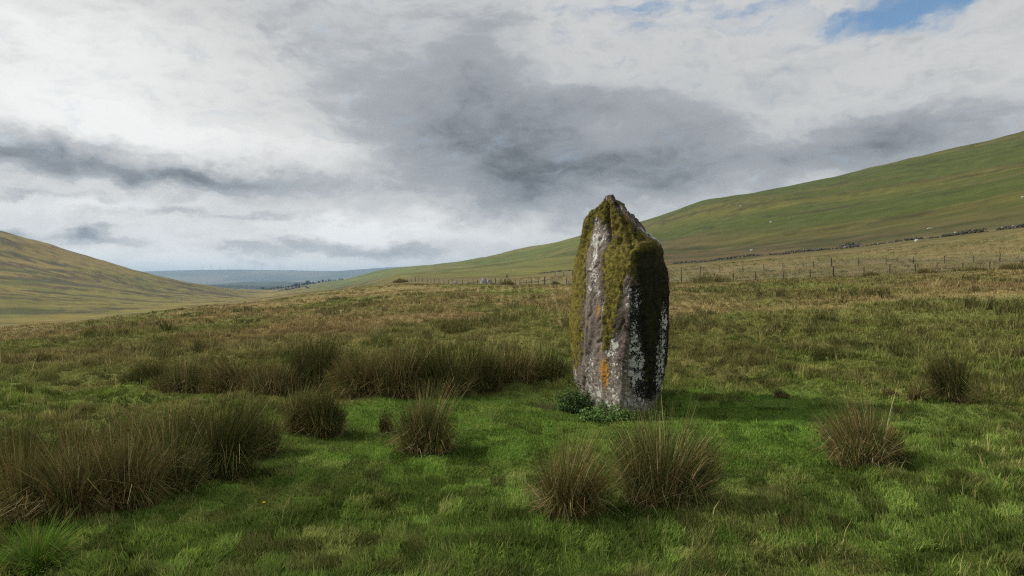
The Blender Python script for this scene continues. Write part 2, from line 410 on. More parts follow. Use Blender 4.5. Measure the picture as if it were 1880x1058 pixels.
m_grass = attr_mat('grass_blades', transl=.30)
m_rush = attr_mat('rush_stems', transl=.12)
m_leaf = attr_mat('leaves', transl=.25)
m_rockv = attr_mat('field_stone', nscale=9.0, var=.5, rough=.9, spec=.2, bmp=.05)
m_post = plain('weathered_timber', (.050, .044, .038), nscale=14, var=.5)
m_wire = plain('galvanised_wire', (.30, .31, .32), rough=.5, spec=.5)
m_stile = plain('grey_timber', (.10, .095, .088), nscale=12, var=.5)
m_wool = plain('wool', (.66, .62, .54), rough=.95)
m_white = plain('turbine_paint', (.75, .76, .78), rough=.5)
m_bark = plain('bark', (.07, .055, .04))

# ------------------------------------------------------------------ ground sheet
def angles():
    a = np.concatenate([np.linspace(-180, -60, 80, endpoint=False), np.linspace(-60, -40, 60, endpoint=False),
                        np.linspace(-40, 40, 800, endpoint=False), np.linspace(40, 60, 60, endpoint=False), np.linspace(60, 180, 81)[:-1]])
    return np.radians(a)
A = angles(); nA = len(A)
Rr = np.concatenate([np.geomspace(.8, 3, 12, endpoint=False), np.geomspace(3, 60, 330, endpoint=False), np.geomspace(60, 2400, 330, endpoint=False), np.geomspace(2400, 15000, 30)])
nr = len(Rr)
GX = (np.sin(A)[:, None] * Rr[None]).ravel(); GY = (np.cos(A)[:, None] * Rr[None]).ravel()
GZ = H(GX, GY)
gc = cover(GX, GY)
rr = np.hypot(GX, GY)
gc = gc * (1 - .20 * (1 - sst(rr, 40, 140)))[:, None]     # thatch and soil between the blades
ia = np.arange(nA)[:, None]; ir = np.arange(nr - 1)[None]
q = np.stack([ia * nr + ir, ((ia + 1) % nA) * nr + ir, ((ia + 1) % nA) * nr + ir + 1, ia * nr + ir + 1], -1).reshape(-1, 4)
gv = np.stack([GX, GY, GZ], 1)
gv = np.vstack([gv, [[0, 0, Hs(0, .1)]]]); gc = np.vstack([gc, gc[:1]])
cap = np.stack([np.full(nA, len(gv) - 1), ((np.arange(nA) + 1) % nA) * nr, np.arange(nA) * nr], 1)
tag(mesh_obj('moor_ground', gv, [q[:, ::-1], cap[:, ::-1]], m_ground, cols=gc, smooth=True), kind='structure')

# far ridges standing on the lowland
def ridge(name, D, depth, pxs, pys, base, colA, colB, seed):
    n, k = 220, 26
    p = np.linspace(pxs[0], pxs[-1], n); py = np.interp(p, pxs, pys); py = gsm(py[None], 3, 1)[0]
    u = (p - 940) / F
    top = EYE + (HOR - py) / F * D + (fbm(p / 9, p * 0, oct=4, seed=seed) - .5) * D * .0011
    t = np.linspace(-1, 1, k)
    prof = np.where(t < 0, 1 - (-t) ** 1.6, 1 - .5 * t)
    Y = D + t[None] * depth * np.where(t < 0, 1, 1.2)[None] + 0 * u[:, None]
    X = u[:, None] * D + 0 * Y
    Z = base + (top[:, None] - base) * np.clip(prof, 0, 1)[None]
    Z = Z + (fbm(X / 500, Y / 400, oct=4, seed=seed + 1) - .5) * D * .004 * np.clip(-t, 0, 1)[None] * 2 * (1 + t[None])
    w = sst(fbm(X / 700, Y / 500, oct=4, seed=seed + 2), .42, .62)
    cols = lerp(np.array(colA), np.array(colB), w)
    i = np.arange(n - 1)[:, None]; j = np.arange(k - 1)[None]
    f = np.stack([i * k + j, (i + 1) * k + j, (i + 1) * k + j + 1, i * k + j + 1], -1).reshape(-1, 4)
    Z[:, 0] = base - 4
    v = np.stack([X, Y, Z], -1).reshape(-1, 3)
    return tag(mesh_obj(name, v, [f], m_far, cols=cols.reshape(-1, 3), smooth=True), kind='structure')
m_far = attr_mat('far_hill_cover', nscale=.012, var=.4, rough=.95, spec=.05)
ridge('distant_hills', 9200, 2600, [-500, 150, 270, 350, 430, 560, 620, 660, 700, 760, 900, 1500], [494, 500, 499, 496, 495, 497, 498.5, 496, 491.5, 489, 489, 494], -92, (.030, .045, .035), (.11, .10, .06), 71)
ridge('distant_hill', 4700, 900, [-300, 200, 380, 450, 520, 580, 640, 760, 1200], [534, 530, 523, 518, 516.5, 518.5, 520, 524, 540], -92, (.022, .036, .020), (.035, .05, .025), 75)
ridge('distant_hill', 3300, 500, [-300, 250, 350, 420, 500, 600, 700, 1000], [536, 528, 523.5, 523, 525, 527, 528, 540], -92, (.018, .030, .018), (.028, .042, .022), 78)

# ------------------------------------------------------------------ blades
def blade_mesh(pos, length, width, az, bend, cols, face=None):
    n = len(pos)
    d = np.stack([np.cos(az), np.sin(az)], 1)
    fa = az + math.pi / 2 + (rng.uniform(-1.2, 1.2, n) if face is None else face)
    s = np.stack([np.cos(fa), np.sin(fa)], 1) * (width / 2)[:, None]
    b = np.clip(bend, 0, .97)
    v = np.zeros((n, 5, 3))
    midh = length * .55; mo = length * .55 * b * .45
    toph = midh + length * .45 * np.sqrt(np.maximum(1 - (b * 1.0) ** 2, .03)); to = length * .55 * b * .45 + length * .45 * b
    midh = midh * np.sqrt(1 - (b * .45) ** 2)
    v[:, 0, :2] = pos[:, :2] - s; v[:, 1, :2] = pos[:, :2] + s
    v[:, 2, :2] = pos[:, :2] + d * mo[:, None] - s * .8; v[:, 3, :2] = pos[:, :2] + d * mo[:, None] + s * .8
    v[:, 4, :2] = pos[:, :2] + d * to[:, None]
    v[:, :2, 2] = (pos[:, 2] - .02)[:, None]; v[:, 2:4, 2] = (pos[:, 2] + midh)[:, None]; v[:, 4, 2] = pos[:, 2] + toph
    k = (np.arange(n) * 5)[:, None]
    quads = k + np.array([[0, 1, 3, 2]]); tris = k + np.array([[2, 3, 4]])
    return v.reshape(-1, 3), quads, tris, np.repeat(cols, 5, 0)

def stone_inside(x, y):
    return np.hypot((x - STX) / .78, (y - STY - .15) / 1.0) < 1

def make_grass(name, n, r0, r1, power, maxdeg, label_len, wfun, seed):
    global rng
    g = np.random.default_rng(seed)
    u = g.random(n); e = 1 - power
    r = (r0 ** e + u * (r1 ** e - r0 ** e)) ** (1 / e) if abs(e) > 1e-6 else r0 * (r1 / r0) ** u
    th = g.uniform(-R(maxdeg), R(maxdeg), n)
    x = np.sin(th) * r; y = np.cos(th) * r
    # pull blades together into tufts
    cell = .16 + .010 * r
    jx = np.floor(x / cell + .5 * vnoise(x * 3, y * 3, seed=1)); jy = np.floor(y / cell)
    hx = _hash(jx.astype(np.int64), jy.astype(np.int64), np.zeros(n, np.int64), 5); hy = _hash(jx.astype(np.int64), jy.astype(np.int64), np.ones(n, np.int64), 6)
    lm = lush_mask(x, y)
    pull = (.45 * (1 - lm)) * g.random(n)
    x = x * (1 - pull) + (jx + .2 + .6 * hx) * cell * pull; y = y * (1 - pull) + (jy + .2 + .6 * hy) * cell * pull
    keep = ~stone_inside(x, y)
    soil = np.exp(-(((x - .76) / .46) ** 2 + ((y - 12.75) / .5) ** 2) * 1.3)
    keep &= g.random(n) > soil * 1.5
    x, y, r, hx, hy, lm = [q_[keep] for q_ in (x, y, r, hx, hy, lm)]
    n = len(x)
    z = H(x, y)
    tus = fbm(x * .8, y * .8, oct=3, seed=61); big = fbm(x * .2, y * .2, oct=3, seed=62)
    L = label_len(x, y, r, lm, tus, big, hx) * g.uniform(.55, 1.3, n)
    Wd = wfun(r) * g.uniform(.7, 1.4, n) * np.where(g.random(n) < .10, 1.9, 1.0)
    flow = fbm(x * .25, y * .25, oct=2, seed=63) * 8 + fbm(x * 1.3, y * 1.3, oct=2, seed=64) * 9 + hx * 3
    if r0 > 10:      # scattered dark tussocks out on the moor
        tk_ = sst(fbm(x * .42, y * .30, oct=2, seed=68), .70, .78) * (1 - lm)
        L = L * (1 + 1.1 * tk_)
    azm = flow + g.normal(0, .9, n)
    bend = np.clip(.38 + .58 * g.random(n), .05, .96)
    c = cover(x, y)
    if r0 > 10: c = lerp(c, np.array((.085, .098, .030)), tk_ * .75)
    tn = sst(fbm(x * 1.1 + 40, y * 1.1, oct=3, seed=67) + (hx - .5) * .35, .5, .72) * (1 - .55 * lm * sst(r, 7.5, 9)) * (1 - sst(r, 14, 24))
    c = lerp(c, np.array((.245, .225, .082)), tn * .5)
    # individual blades: fresh, olive, straw, dead
    p = g.random(n)
    dry = np.clip(.08 + .45 * sst(tus, .5, .7) * (1 - lm) + .22 * sst(r, 14, 35) + .2 * (hx - .5), .015, .8) * (1 - .85 * lm)
    straw = p < dry * .42
    dead = (p > .5) & (p < .5 + dry * .28)
    stalk = g.random(n) < .012 * (1 - .6 * lm) * (r < 26); L[stalk] = L[stalk] * g.uniform(1.5, 2.6, stalk.sum()); bend[stalk] *= .6
    straw |= stalk
    fresh = p > .86
    c[straw] = lerp(c[straw], np.array((.30, .235, .115)), g.uniform(.35, .95, straw.sum()))
    c[dead] = lerp(c[dead], np.array((.12, .088, .045)), g.uniform(.2, .7, dead.sum()))
    c[fresh] = lerp(c[fresh], np.array((.085, .165, .022)), .6 * (1 - sst(r[fresh], 12, 35)))
    c = c * (g.uniform(.68, 1.32, n) * (1 + (hy - .5) * (.84 - .30 * sst(r, 14, 30))) * (1 + (fbm(x * 1.7, y * 1.7, oct=3, seed=66) - .5) * .68))[:, None]
    rng = g
    v, q4, t3, cc = blade_mesh(np.stack([x, y, z], 1), L, Wd, azm, bend, c)
    return tag(mesh_obj(name, v, [q4, t3], m_grass, cols=cc), kind='stuff')

def len_near(x, y, r, lm, tus, big, hx):
    tall = (.040 + .105 * sst(tus * .65 + big * .4 + (hx - .5) * .25, .42, .72)) * (1 + .5 * sst(r, 12, 20))
    return tall * (1 - lm) + (.026 + .036 * tus) * lm
def len_far(x, y, r, lm, tus, big, hx):
    return (.09 + .20 * sst(tus * .55 + big * .5 + (hx - .5) * .2, .40, .72)) * (1 - .72 * lm) * (1 - .5 * sst(r, 60, 95))
make_grass('turf_grass', 950000, 3.6, 34, 1.25, 43, len_near, lambda r: .0030 + .00055 * r, 101)
make_grass('moor_grass', 420000, 20, 190, 1.15, 41, len_far, lambda r: .004 + .00066 * r, 102)

# ------------------------------------------------------------------ the standing stone
def lv(zs, vals, z): return np.interp(z, zs, vals)
Zk = [-.35, 0, .2, .5, 1, 1.5, 2, 2.5, 2.75, 3.0, 3.25, 3.5, 3.7, 3.79]
pxL = [1066, 1062, 1057, 1052, 1047, 1045, 1047, 1054, 1058, 1061, 1068, 1083, 1104, 1113]
pxA = [1090, 1082, 1076, 1070, 1070, 1071, 1073, 1078, 1083, 1090, 1098, 1106, 1114, 1117]
pxF = [1138, 1138, 1139, 1142, 1149, 1152, 1155, 1160, 1166, 1152, 1140, 1129, 1121, 1118]
pxR = [1196, 1201, 1209, 1220, 1226, 1228, 1228, 1223, 1219, 1199, 1180, 1157, 1136, 1122]
dF = [11.5, 11.5, 11.48, 11.45, 11.42, 11.42, 11.45, 11.5, 11.56, 11.85, 12.05, 12.25, 12.38, 12.42]
dA = [12.35, 12.35, 12.3, 12.25, 12.2, 12.2, 12.2, 12.25, 12.3, 12.35, 12.4, 12.43, 12.46, 12.48]
dL = [13.0, 13.0, 13.05, 13.1, 13.1, 13.1, 13.1, 13.05, 13.0, 12.95, 12.85, 12.7, 12.58, 12.52]
dR = [12.0, 12.0, 12.0, 12.05, 12.1, 12.1, 12.1, 12.1, 12.15, 12.3, 12.4, 12.45, 12.48, 12.48]
dB = [13.7, 13.7, 13.75, 13.8, 13.8, 13.8, 13.75, 13.6, 13.5, 13.35, 13.15, 12.9, 12.65, 12.55]
NZ, NP = 300, 260
zl = np.linspace(-.35, 3.79, NZ)
ring = []
def XY(px, d): return np.stack([(px - 940) / F * d, d], -1)
kp = [XY(lv(Zk, pxF, zl), lv(Zk, dF, zl)),
      XY(.5 * lv(Zk, pxF, zl) + .5 * lv(Zk, pxA, zl), .55 * lv(Zk, dF, zl) + .45 * lv(Zk, dA, zl) - .03),
      XY(lv(Zk, pxA, zl), lv(Zk, dA, zl)), XY(lv(Zk, pxL, zl), lv(Zk, dL, zl)),
      XY(lv(Zk, pxL, zl) * .7 + .3 * lv(Zk, pxR, zl), lv(Zk, dB, zl) - .05), XY(lv(Zk, pxR, zl) * .7 + .3 * lv(Zk, pxL, zl), lv(Zk, dB, zl)),
      XY(lv(Zk, pxR, zl) - 4, lv(Zk, dR, zl) * .3 + .7 * lv(Zk, dB, zl)), XY(lv(Zk, pxR, zl), lv(Zk, dR, zl)),
      XY(.5 * lv(Zk, pxF, zl) + .5 * lv(Zk, pxR, zl) + 3, .5 * lv(Zk, dF, zl) + .5 * lv(Zk, dR, zl) - .10)]
kp = np.stack(kp, 1)                       # NZ x 9 x 2
wts = np.array([.42, .42, .5, .6, .4, .55, .6, .45, .45])
cum = np.concatenate([[0], np.cumsum(wts)]); cum /= cum[-1]
tp = np.arange(NP) / NP
P2 = np.empty((NZ, NP, 2))
for c_ in range(2):
    ext = np.concatenate([kp[:, :, c_], kp[:, :1, c_]], 1)
    for i in range(NZ): P2[i, :, c_] = np.interp(tp, cum, ext[i])
for c_ in range(2):                         # weather the arrises
    e = np.concatenate([P2[:, -30:, c_], P2[:, :, c_], P2[:, :30, c_]], 1)
    P2[:, :, c_] = gsm(gsm(e, 2.3, 1)[:, 30:-30], 1.6, 0)
SV = np.concatenate([P2, np.repeat(zl[:, None, None], NP, 1)], 2)
cen = SV[:, :, :2].mean(1, keepdims=True)
tz = np.gradient(SV, axis=0); tt = np.roll(SV, -1, 1) - np.roll(SV, 1, 1)
nrm = np.cross(tt, tz); nrm /= np.linalg.norm(nrm, axis=2)[..., None] + 1e-9
if (nrm[:, :, :2] * (SV[:, :, :2] - cen)).sum() < 0: nrm = -nrm
X_, Y_, Z_ = SV[..., 0], SV[..., 1], SV[..., 2]
# where the growths sit, in a frame fixed on the visible faces (crop units: 705 x 1058 over the stone)
cx = (940 + F * X_ / Y_ - 980) * 2.203; cy = (HOR - (Z_ - EYE) / Y_ * F - 330) * 2.203
facing = (nrm[..., 1] < .35)
def G(x0, y0, rx, ry, s=1.0, rot=0.0):
    ca, sa = math.cos(R(rot)), math.sin(R(rot)); dx = cx - x0; dy = cy - y0
    return s * np.exp(-(((dx * ca + dy * sa) / rx) ** 2 + ((-dx * sa + dy * ca) / ry) ** 2))
def cap1(a): return np.clip(a, 0, 1)
moss = G(165, 420, 34, 260, 1.0) + G(170, 640, 26, 140, .7) + G(185, 250, 40, 90, 1.0) + G(300, 130, 80, 70, .95) + G(390, 230, 70, 60, .9, 40)
moss += G(325, 330, 52, 90, 1.2) + G(325, 460, 38, 95, 1.15) + G(300, 590, 24, 70, 1.1) + G(288, 660, 12, 50, .8) + G(400, 320, 50, 60, .8)
moss += G(480, 340, 62, 100, 1.25) + G(470, 480, 46, 90, .95) + G(480, 640, 40, 130, .85) + G(520, 420, 30, 80, .9) + G(460, 790, 26, 70, .5)
moss -= G(270, 235, 26, 40, 1.3, 20) + G(243, 330, 15, 85, 1.2, 5) + G(375, 480, 18, 80, .8) + G(412, 490, 18, 55, .9) + G(525, 620, 16, 150, 1.0) + G(250, 175, 16, 36, .7)
lich = G(272, 235, 24, 34, 1.1, 25) + G(242, 320, 13, 70, 1.1, 5) + G(250, 385, 12, 40, .8) + G(225, 440, 14, 24, .7) + G(258, 455, 10, 34, .7) + G(282, 512, 10, 30, .9)
lich += G(380, 470, 12, 50, .95) + G(388, 530, 8, 28, .9) + G(414, 485, 16, 45, 1.0) + G(408, 610, 16, 40, .95) + G(415, 690, 24, 60, .85) + G(400, 780, 28, 60, .8) + G(437, 740, 10, 60, .7)
lich += G(526, 560, 13, 60, 1.1) + G(512, 690, 18, 60, 1.15) + G(512, 790, 16, 60, .9) + G(390, 895, 36, 40, .9) + G(440, 915, 34, 26, .7) + G(320, 660, 16, 40, .75) + G(300, 702, 10, 14, .8)
lich += G(255, 870, 40, 40, .55) + G(230, 780, 20, 90, .42) + G(320, 800, 26, 120, .52) + G(310, 930, 30, 24, .6) + G(165, 790, 10, 40, .9) + G(250, 160, 14, 34, .8) + G(440, 270, 44, 14, .7) + G(470, 225, 12, 40, .6, -40) + G(300, 320, 20, 26, .4)
lich = lich * .92 + .16 + .12 * sst(cy, 560, 780)
ridge_ = np.exp(-((cy - (92 + .92 * (cx - 318))) / 13) ** 2) * (cx > 310) * (cx < 505)
lich += .34 * ridge_ + G(300, 75, 18, 14, .5) + G(345, 210, 30, 20, .35)
moss += G(205, 180, 42, 60, 1.0) + G(195, 300, 24, 90, .9) + G(240, 120, 30, 30, .7) + G(200, 420, 14, 60, .6)
moss -= .45 * ridge_ + G(215, 330, 14, 90, .6) + G(345, 235, 24, 14, .5)
oran = G(286, 765, 17, 50, 1.0) + G(292, 830, 12, 34, .7) + G(264, 530, 7, 42, .8) + G(276, 685, 7, 22, .6)
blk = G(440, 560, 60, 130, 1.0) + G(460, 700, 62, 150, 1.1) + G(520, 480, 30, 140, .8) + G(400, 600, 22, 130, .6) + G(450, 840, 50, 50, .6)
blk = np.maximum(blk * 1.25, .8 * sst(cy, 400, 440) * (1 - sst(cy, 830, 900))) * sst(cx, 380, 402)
pale = sst(cy, 740, 900)
backm = 1 - facing.astype(float)
moss = cap1(moss * facing + backm * .75); lich = cap1(lich * facing + backm * .45); oran = cap1(oran * facing); blk = cap1(blk * facing)
# relief: vertical flutes, joints, pitting, cushions of moss
fl = fbm(X_ * 5.5, Y_ * 5.5, Z_ * .7, oct=3, seed=201) - .5
top = sst(Z_, 2.55, 3.1)
d = fl * (.040 + .15 * top)
d -= .13 * top * np.exp(-((cx - (296 + .08 * (cy - 100))) / 9) ** 2) * sst(cy, 80, 110) * (1 - sst(cy, 200, 300)) * facing
d -= .12 * top * np.exp(-((cx - (345 + .42 * (cy - 130))) / 10) ** 2) * facing
lip_ = np.interp(cx, [300, 372, 415, 470, 500, 530, 560], [330, 318, 292, 274, 262, 290, 320])
d += (.05 * np.exp(-((cy - lip_ + 10) / 16) ** 2) - .05 * np.exp(-((cy - lip_ - 30) / 30) ** 2)) * sst(cx, 390, 420) * facing
d += .07 * top * np.exp(-((cx - (330 + .52 * (cy - 110))) / 12) ** 2) * facing
d -= .035 * np.exp(-((cx - (205 - .01 * (cy - 400))) / 5) ** 2) * facing * sst(cy, 300, 420)
rid = np.abs(fbm(X_ * 2.2, Y_ * 2.2, Z_ * 1.1, oct=3, seed=204) - .5)
d -= .05 * (1 - sst(rid, 0, .035)) * .6
d += (fbm(X_ * 9, Y_ * 9, Z_ * 5, oct=4, seed=202) - .5) * .060
d += (fbm(X_ * 34, Y_ * 34, Z_ * 26, oct=3, seed=203) - .5) * .026
mm = sst(moss + (fbm(X_ * 16, Y_ * 16, Z_ * 12, oct=3, seed=205) - .5) * .8, .42, .6)
d += mm * (.006 + .030 * (fbm(X_ * 22, Y_ * 22, Z_ * 18, oct=3, seed=206) - .35))
taper = np.clip(1 - sst(Z_, 3.6, 3.79) * .55, 0, 1)
SVd = SV + nrm * (d * taper)[..., None]
SVd[..., 2] += (fbm(X_ * 9, Y_ * 9, Z_ * 3, oct=2, seed=207) - .5) * .10 * sst(Z_, 3.4, 3.79)
topc = SVd[-1].mean(0) + np.array([0, 0, .02])
sv = np.vstack([SVd.reshape(-1, 3), topc[None]])
i = np.arange(NZ - 1)[:, None]; j = np.arange(NP)[None]
sq = np.stack([i * NP + j, i * NP + (j + 1) % NP, (i + 1) * NP + (j + 1) % NP, (i + 1) * NP + j], -1).reshape(-1, 4)
st_ = np.stack([(NZ - 1) * NP + np.arange(NP), (NZ - 1) * NP + (np.arange(NP) + 1) % NP, np.full(NP, len(sv) - 1)], 1)
# orient faces outward
n0 = np.cross(sv[sq[:, 1]] - sv[sq[:, 0]], sv[sq[:, 3]] - sv[sq[:, 0]])
if (n0[:, :2] * (sv[sq[:, 0]][:, :2] - np.array([STX, STY + .2]))).sum() < 0: sq = sq[:, ::-1]; st_ = st_[:, ::-1]
org = np.array([STX, STY, 0.0])

m, t, out = newmat('weathered_sandstone')
oc = N(t, 'ShaderNodeTexCoord').outputs['Object']
def AT(n_): return N(t, 'ShaderNodeAttribute', attribute_name=n_).outputs['Fac']
n_big = NOISE(t, V(t, 'MULTIPLY', oc, (1, 1, .45)), 3.2, 6, .62)
n_mid = NOISE(t, oc, 13, 7, .65); n_fin = NOISE(t, oc, 55, 6, .65); n_sp = NOISE(t, oc, 26, 3, .5)
rock = MIX(t, SMOOTH(t, n_big, .38, .62), (.072, .058, .050, 1), (.180, .146, .122, 1))
rock = MIX(t, SMOOTH(t, n_mid, .55, .72), rock, (.24, .205, .185, 1))
rock = MIX(t, SMOOTH(t, n_mid, .44, .30), rock, (.052, .040, .037, 1))
rock = MIX(t, M(t, 'MULTIPLY', AT('pale'), .75), rock, MIX(t, n_fin, (.13, .105, .085, 1), (.34, .29, .24, 1)))
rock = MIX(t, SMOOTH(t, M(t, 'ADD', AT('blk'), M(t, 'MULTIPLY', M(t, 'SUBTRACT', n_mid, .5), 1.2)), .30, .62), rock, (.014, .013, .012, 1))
fk = M(t, 'MULTIPLY_ADD', M(t, 'SUBTRACT', n_fin, .5), 1.1, 1.0)
rk = V(t, 'SCALE', rock); t.links.new(fk, rk.node.inputs['Scale'])
# orange crust
of = SMOOTH(t, M(t, 'ADD', AT('oran'), M(t, 'MULTIPLY', M(t, 'SUBTRACT', n_sp, .5), 2.6)), .52, .70)
c1 = MIX(t, of, rk, MIX(t, n_fin, (.30, .12, .015, 1), (.50, .26, .03, 1)))
# pale crustose lichen: rosettes
wv = V(t, 'MULTIPLY_ADD', V(t, 'SUBTRACT', NOISE(t, oc, 34, 4, .6, out=1), (.5, .5, .5)), (.045, .045, .045), oc)
def spots(scale, k0, k1):
    vo = N(t, 'ShaderNodeTexVoronoi', feature='F1'); vo.inputs['Scale'].default_value = scale; t.links.new(wv, vo.inputs['Vector'])
    sp_ = N(t, 'ShaderNodeSeparateColor'); t.links.new(vo.outputs['Color'], sp_.inputs[0])
    rad_ = M(t, 'MULTIPLY', M(t, 'MULTIPLY_ADD', AT('lich'), k1, k0), M(t, 'POWER', sp_.outputs[0], 1.6))
    return SMOOTH(t, M(t, 'SUBTRACT', rad_, vo.outputs['Distance']), -.02, .08)
lf = M(t, 'MAXIMUM', M(t, 'MAXIMUM', spots(15, .02, .85), spots(34, .05, .75)), M(t, 'MAXIMUM', spots(70, .12, .50), spots(7.5, -.28, 1.25)))
lf = M(t, 'MULTIPLY', lf, SMOOTH(t, M(t, 'ADD', AT('lich'), M(t, 'MULTIPLY', M(t, 'SUBTRACT', n_mid, .5), 1.4)), .18, .42))
c2 = MIX(t, M(t, 'MULTIPLY', lf, .92), c1, MIX(t, n_fin, (.33, .335, .315, 1), (.66, .67, .62, 1)))
# moss
mf = SMOOTH(t, M(t, 'ADD', AT('moss'), M(t, 'ADD', M(t, 'MULTIPLY', M(t, 'SUBTRACT', n_mid, .5), 1.9), M(t, 'MULTIPLY', M(t, 'SUBTRACT', n_fin, .5), .9))), .48, .60)
mc = MIX(t, SMOOTH(t, n_mid, .34, .66), (.030, .030, .009, 1), (.185, .155, .030, 1))
mc = MIX(t, SMOOTH(t, n_big, .5, .7), mc, (.085, .060, .014, 1))
mc = MIX(t, M(t, 'MULTIPLY', AT('yel'), .6), mc, (.165, .140, .024, 1))
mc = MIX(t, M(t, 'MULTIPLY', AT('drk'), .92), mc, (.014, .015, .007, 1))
mv = V(t, 'SCALE', mc); t.links.new(fk, mv.node.inputs['Scale'])
c3 = MIX(t, mf, c2, mv)
bh = M(t, 'ADD', M(t, 'MULTIPLY', n_mid, .7), M(t, 'MULTIPLY_ADD', mf, .5, M(t, 'MULTIPLY', n_fin, .45)))
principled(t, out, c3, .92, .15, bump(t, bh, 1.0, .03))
m_stone = m
yel = cap1(G(150, 520, 26, 200, 1.2) + G(180, 240, 40, 80, .5) + G(325, 340, 40, 70, .45))
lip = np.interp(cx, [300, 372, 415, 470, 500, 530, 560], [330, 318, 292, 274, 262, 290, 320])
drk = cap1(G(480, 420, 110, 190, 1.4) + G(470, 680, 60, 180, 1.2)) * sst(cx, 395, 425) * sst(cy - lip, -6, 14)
fla = lambda a: np.concatenate([a.ravel(), [float(a[-1].mean())]])
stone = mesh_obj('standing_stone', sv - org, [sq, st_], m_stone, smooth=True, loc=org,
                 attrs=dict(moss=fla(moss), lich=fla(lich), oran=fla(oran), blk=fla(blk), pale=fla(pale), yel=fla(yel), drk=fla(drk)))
tag(stone, 'tall pointed standing stone with moss, pale lichen and orange crust, on green turf', 'standing stone')
# shaggy moss cushions on the stone: a part of it
g = np.random.default_rng(55)
sel = np.argwhere((mm > .75) & (Z_ > .3))
sel = sel[g.choice(len(sel), 30000)]
bp = SVd[sel[:, 0], sel[:, 1]] + g.normal(0, .006, (len(sel), 3)); bn = nrm[sel[:, 0], sel[:, 1]]
tl = g.uniform(.006, .014, len(sel)); dirn = bn + g.normal(0, .55, bn.shape) + np.array([0, 0, -.15])
dirn /= np.linalg.norm(dirn, axis=1)[:, None]
side = np.cross(dirn, g.normal(0, 1, bn.shape)); side /= np.linalg.norm(side, axis=1)[:, None]; side *= g.uniform(.003, .006, len(sel))[:, None]
tv = np.stack([bp - side, bp + side, bp + dirn * tl[:, None]], 1).reshape(-1, 3) - org
tc = lerp(np.array((.040, .038, .010)), np.array((.17, .145, .028)), g.random(len(sel)) * (.4 + 1.1 * fbm(bp[:, 0] * 7, bp[:, 1] * 7, bp[:, 2] * 5, oct=3, seed=208)))
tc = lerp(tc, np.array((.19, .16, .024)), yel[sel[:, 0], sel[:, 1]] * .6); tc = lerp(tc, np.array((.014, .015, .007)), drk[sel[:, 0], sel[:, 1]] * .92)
mo = mesh_obj('moss', tv, [np.arange(len(tv)).reshape(-1, 3)], m_leaf, parent=stone, cols=np.repeat(tc, 3, 0))
mo['label'] = 'olive and yellow moss on the crown and left side'

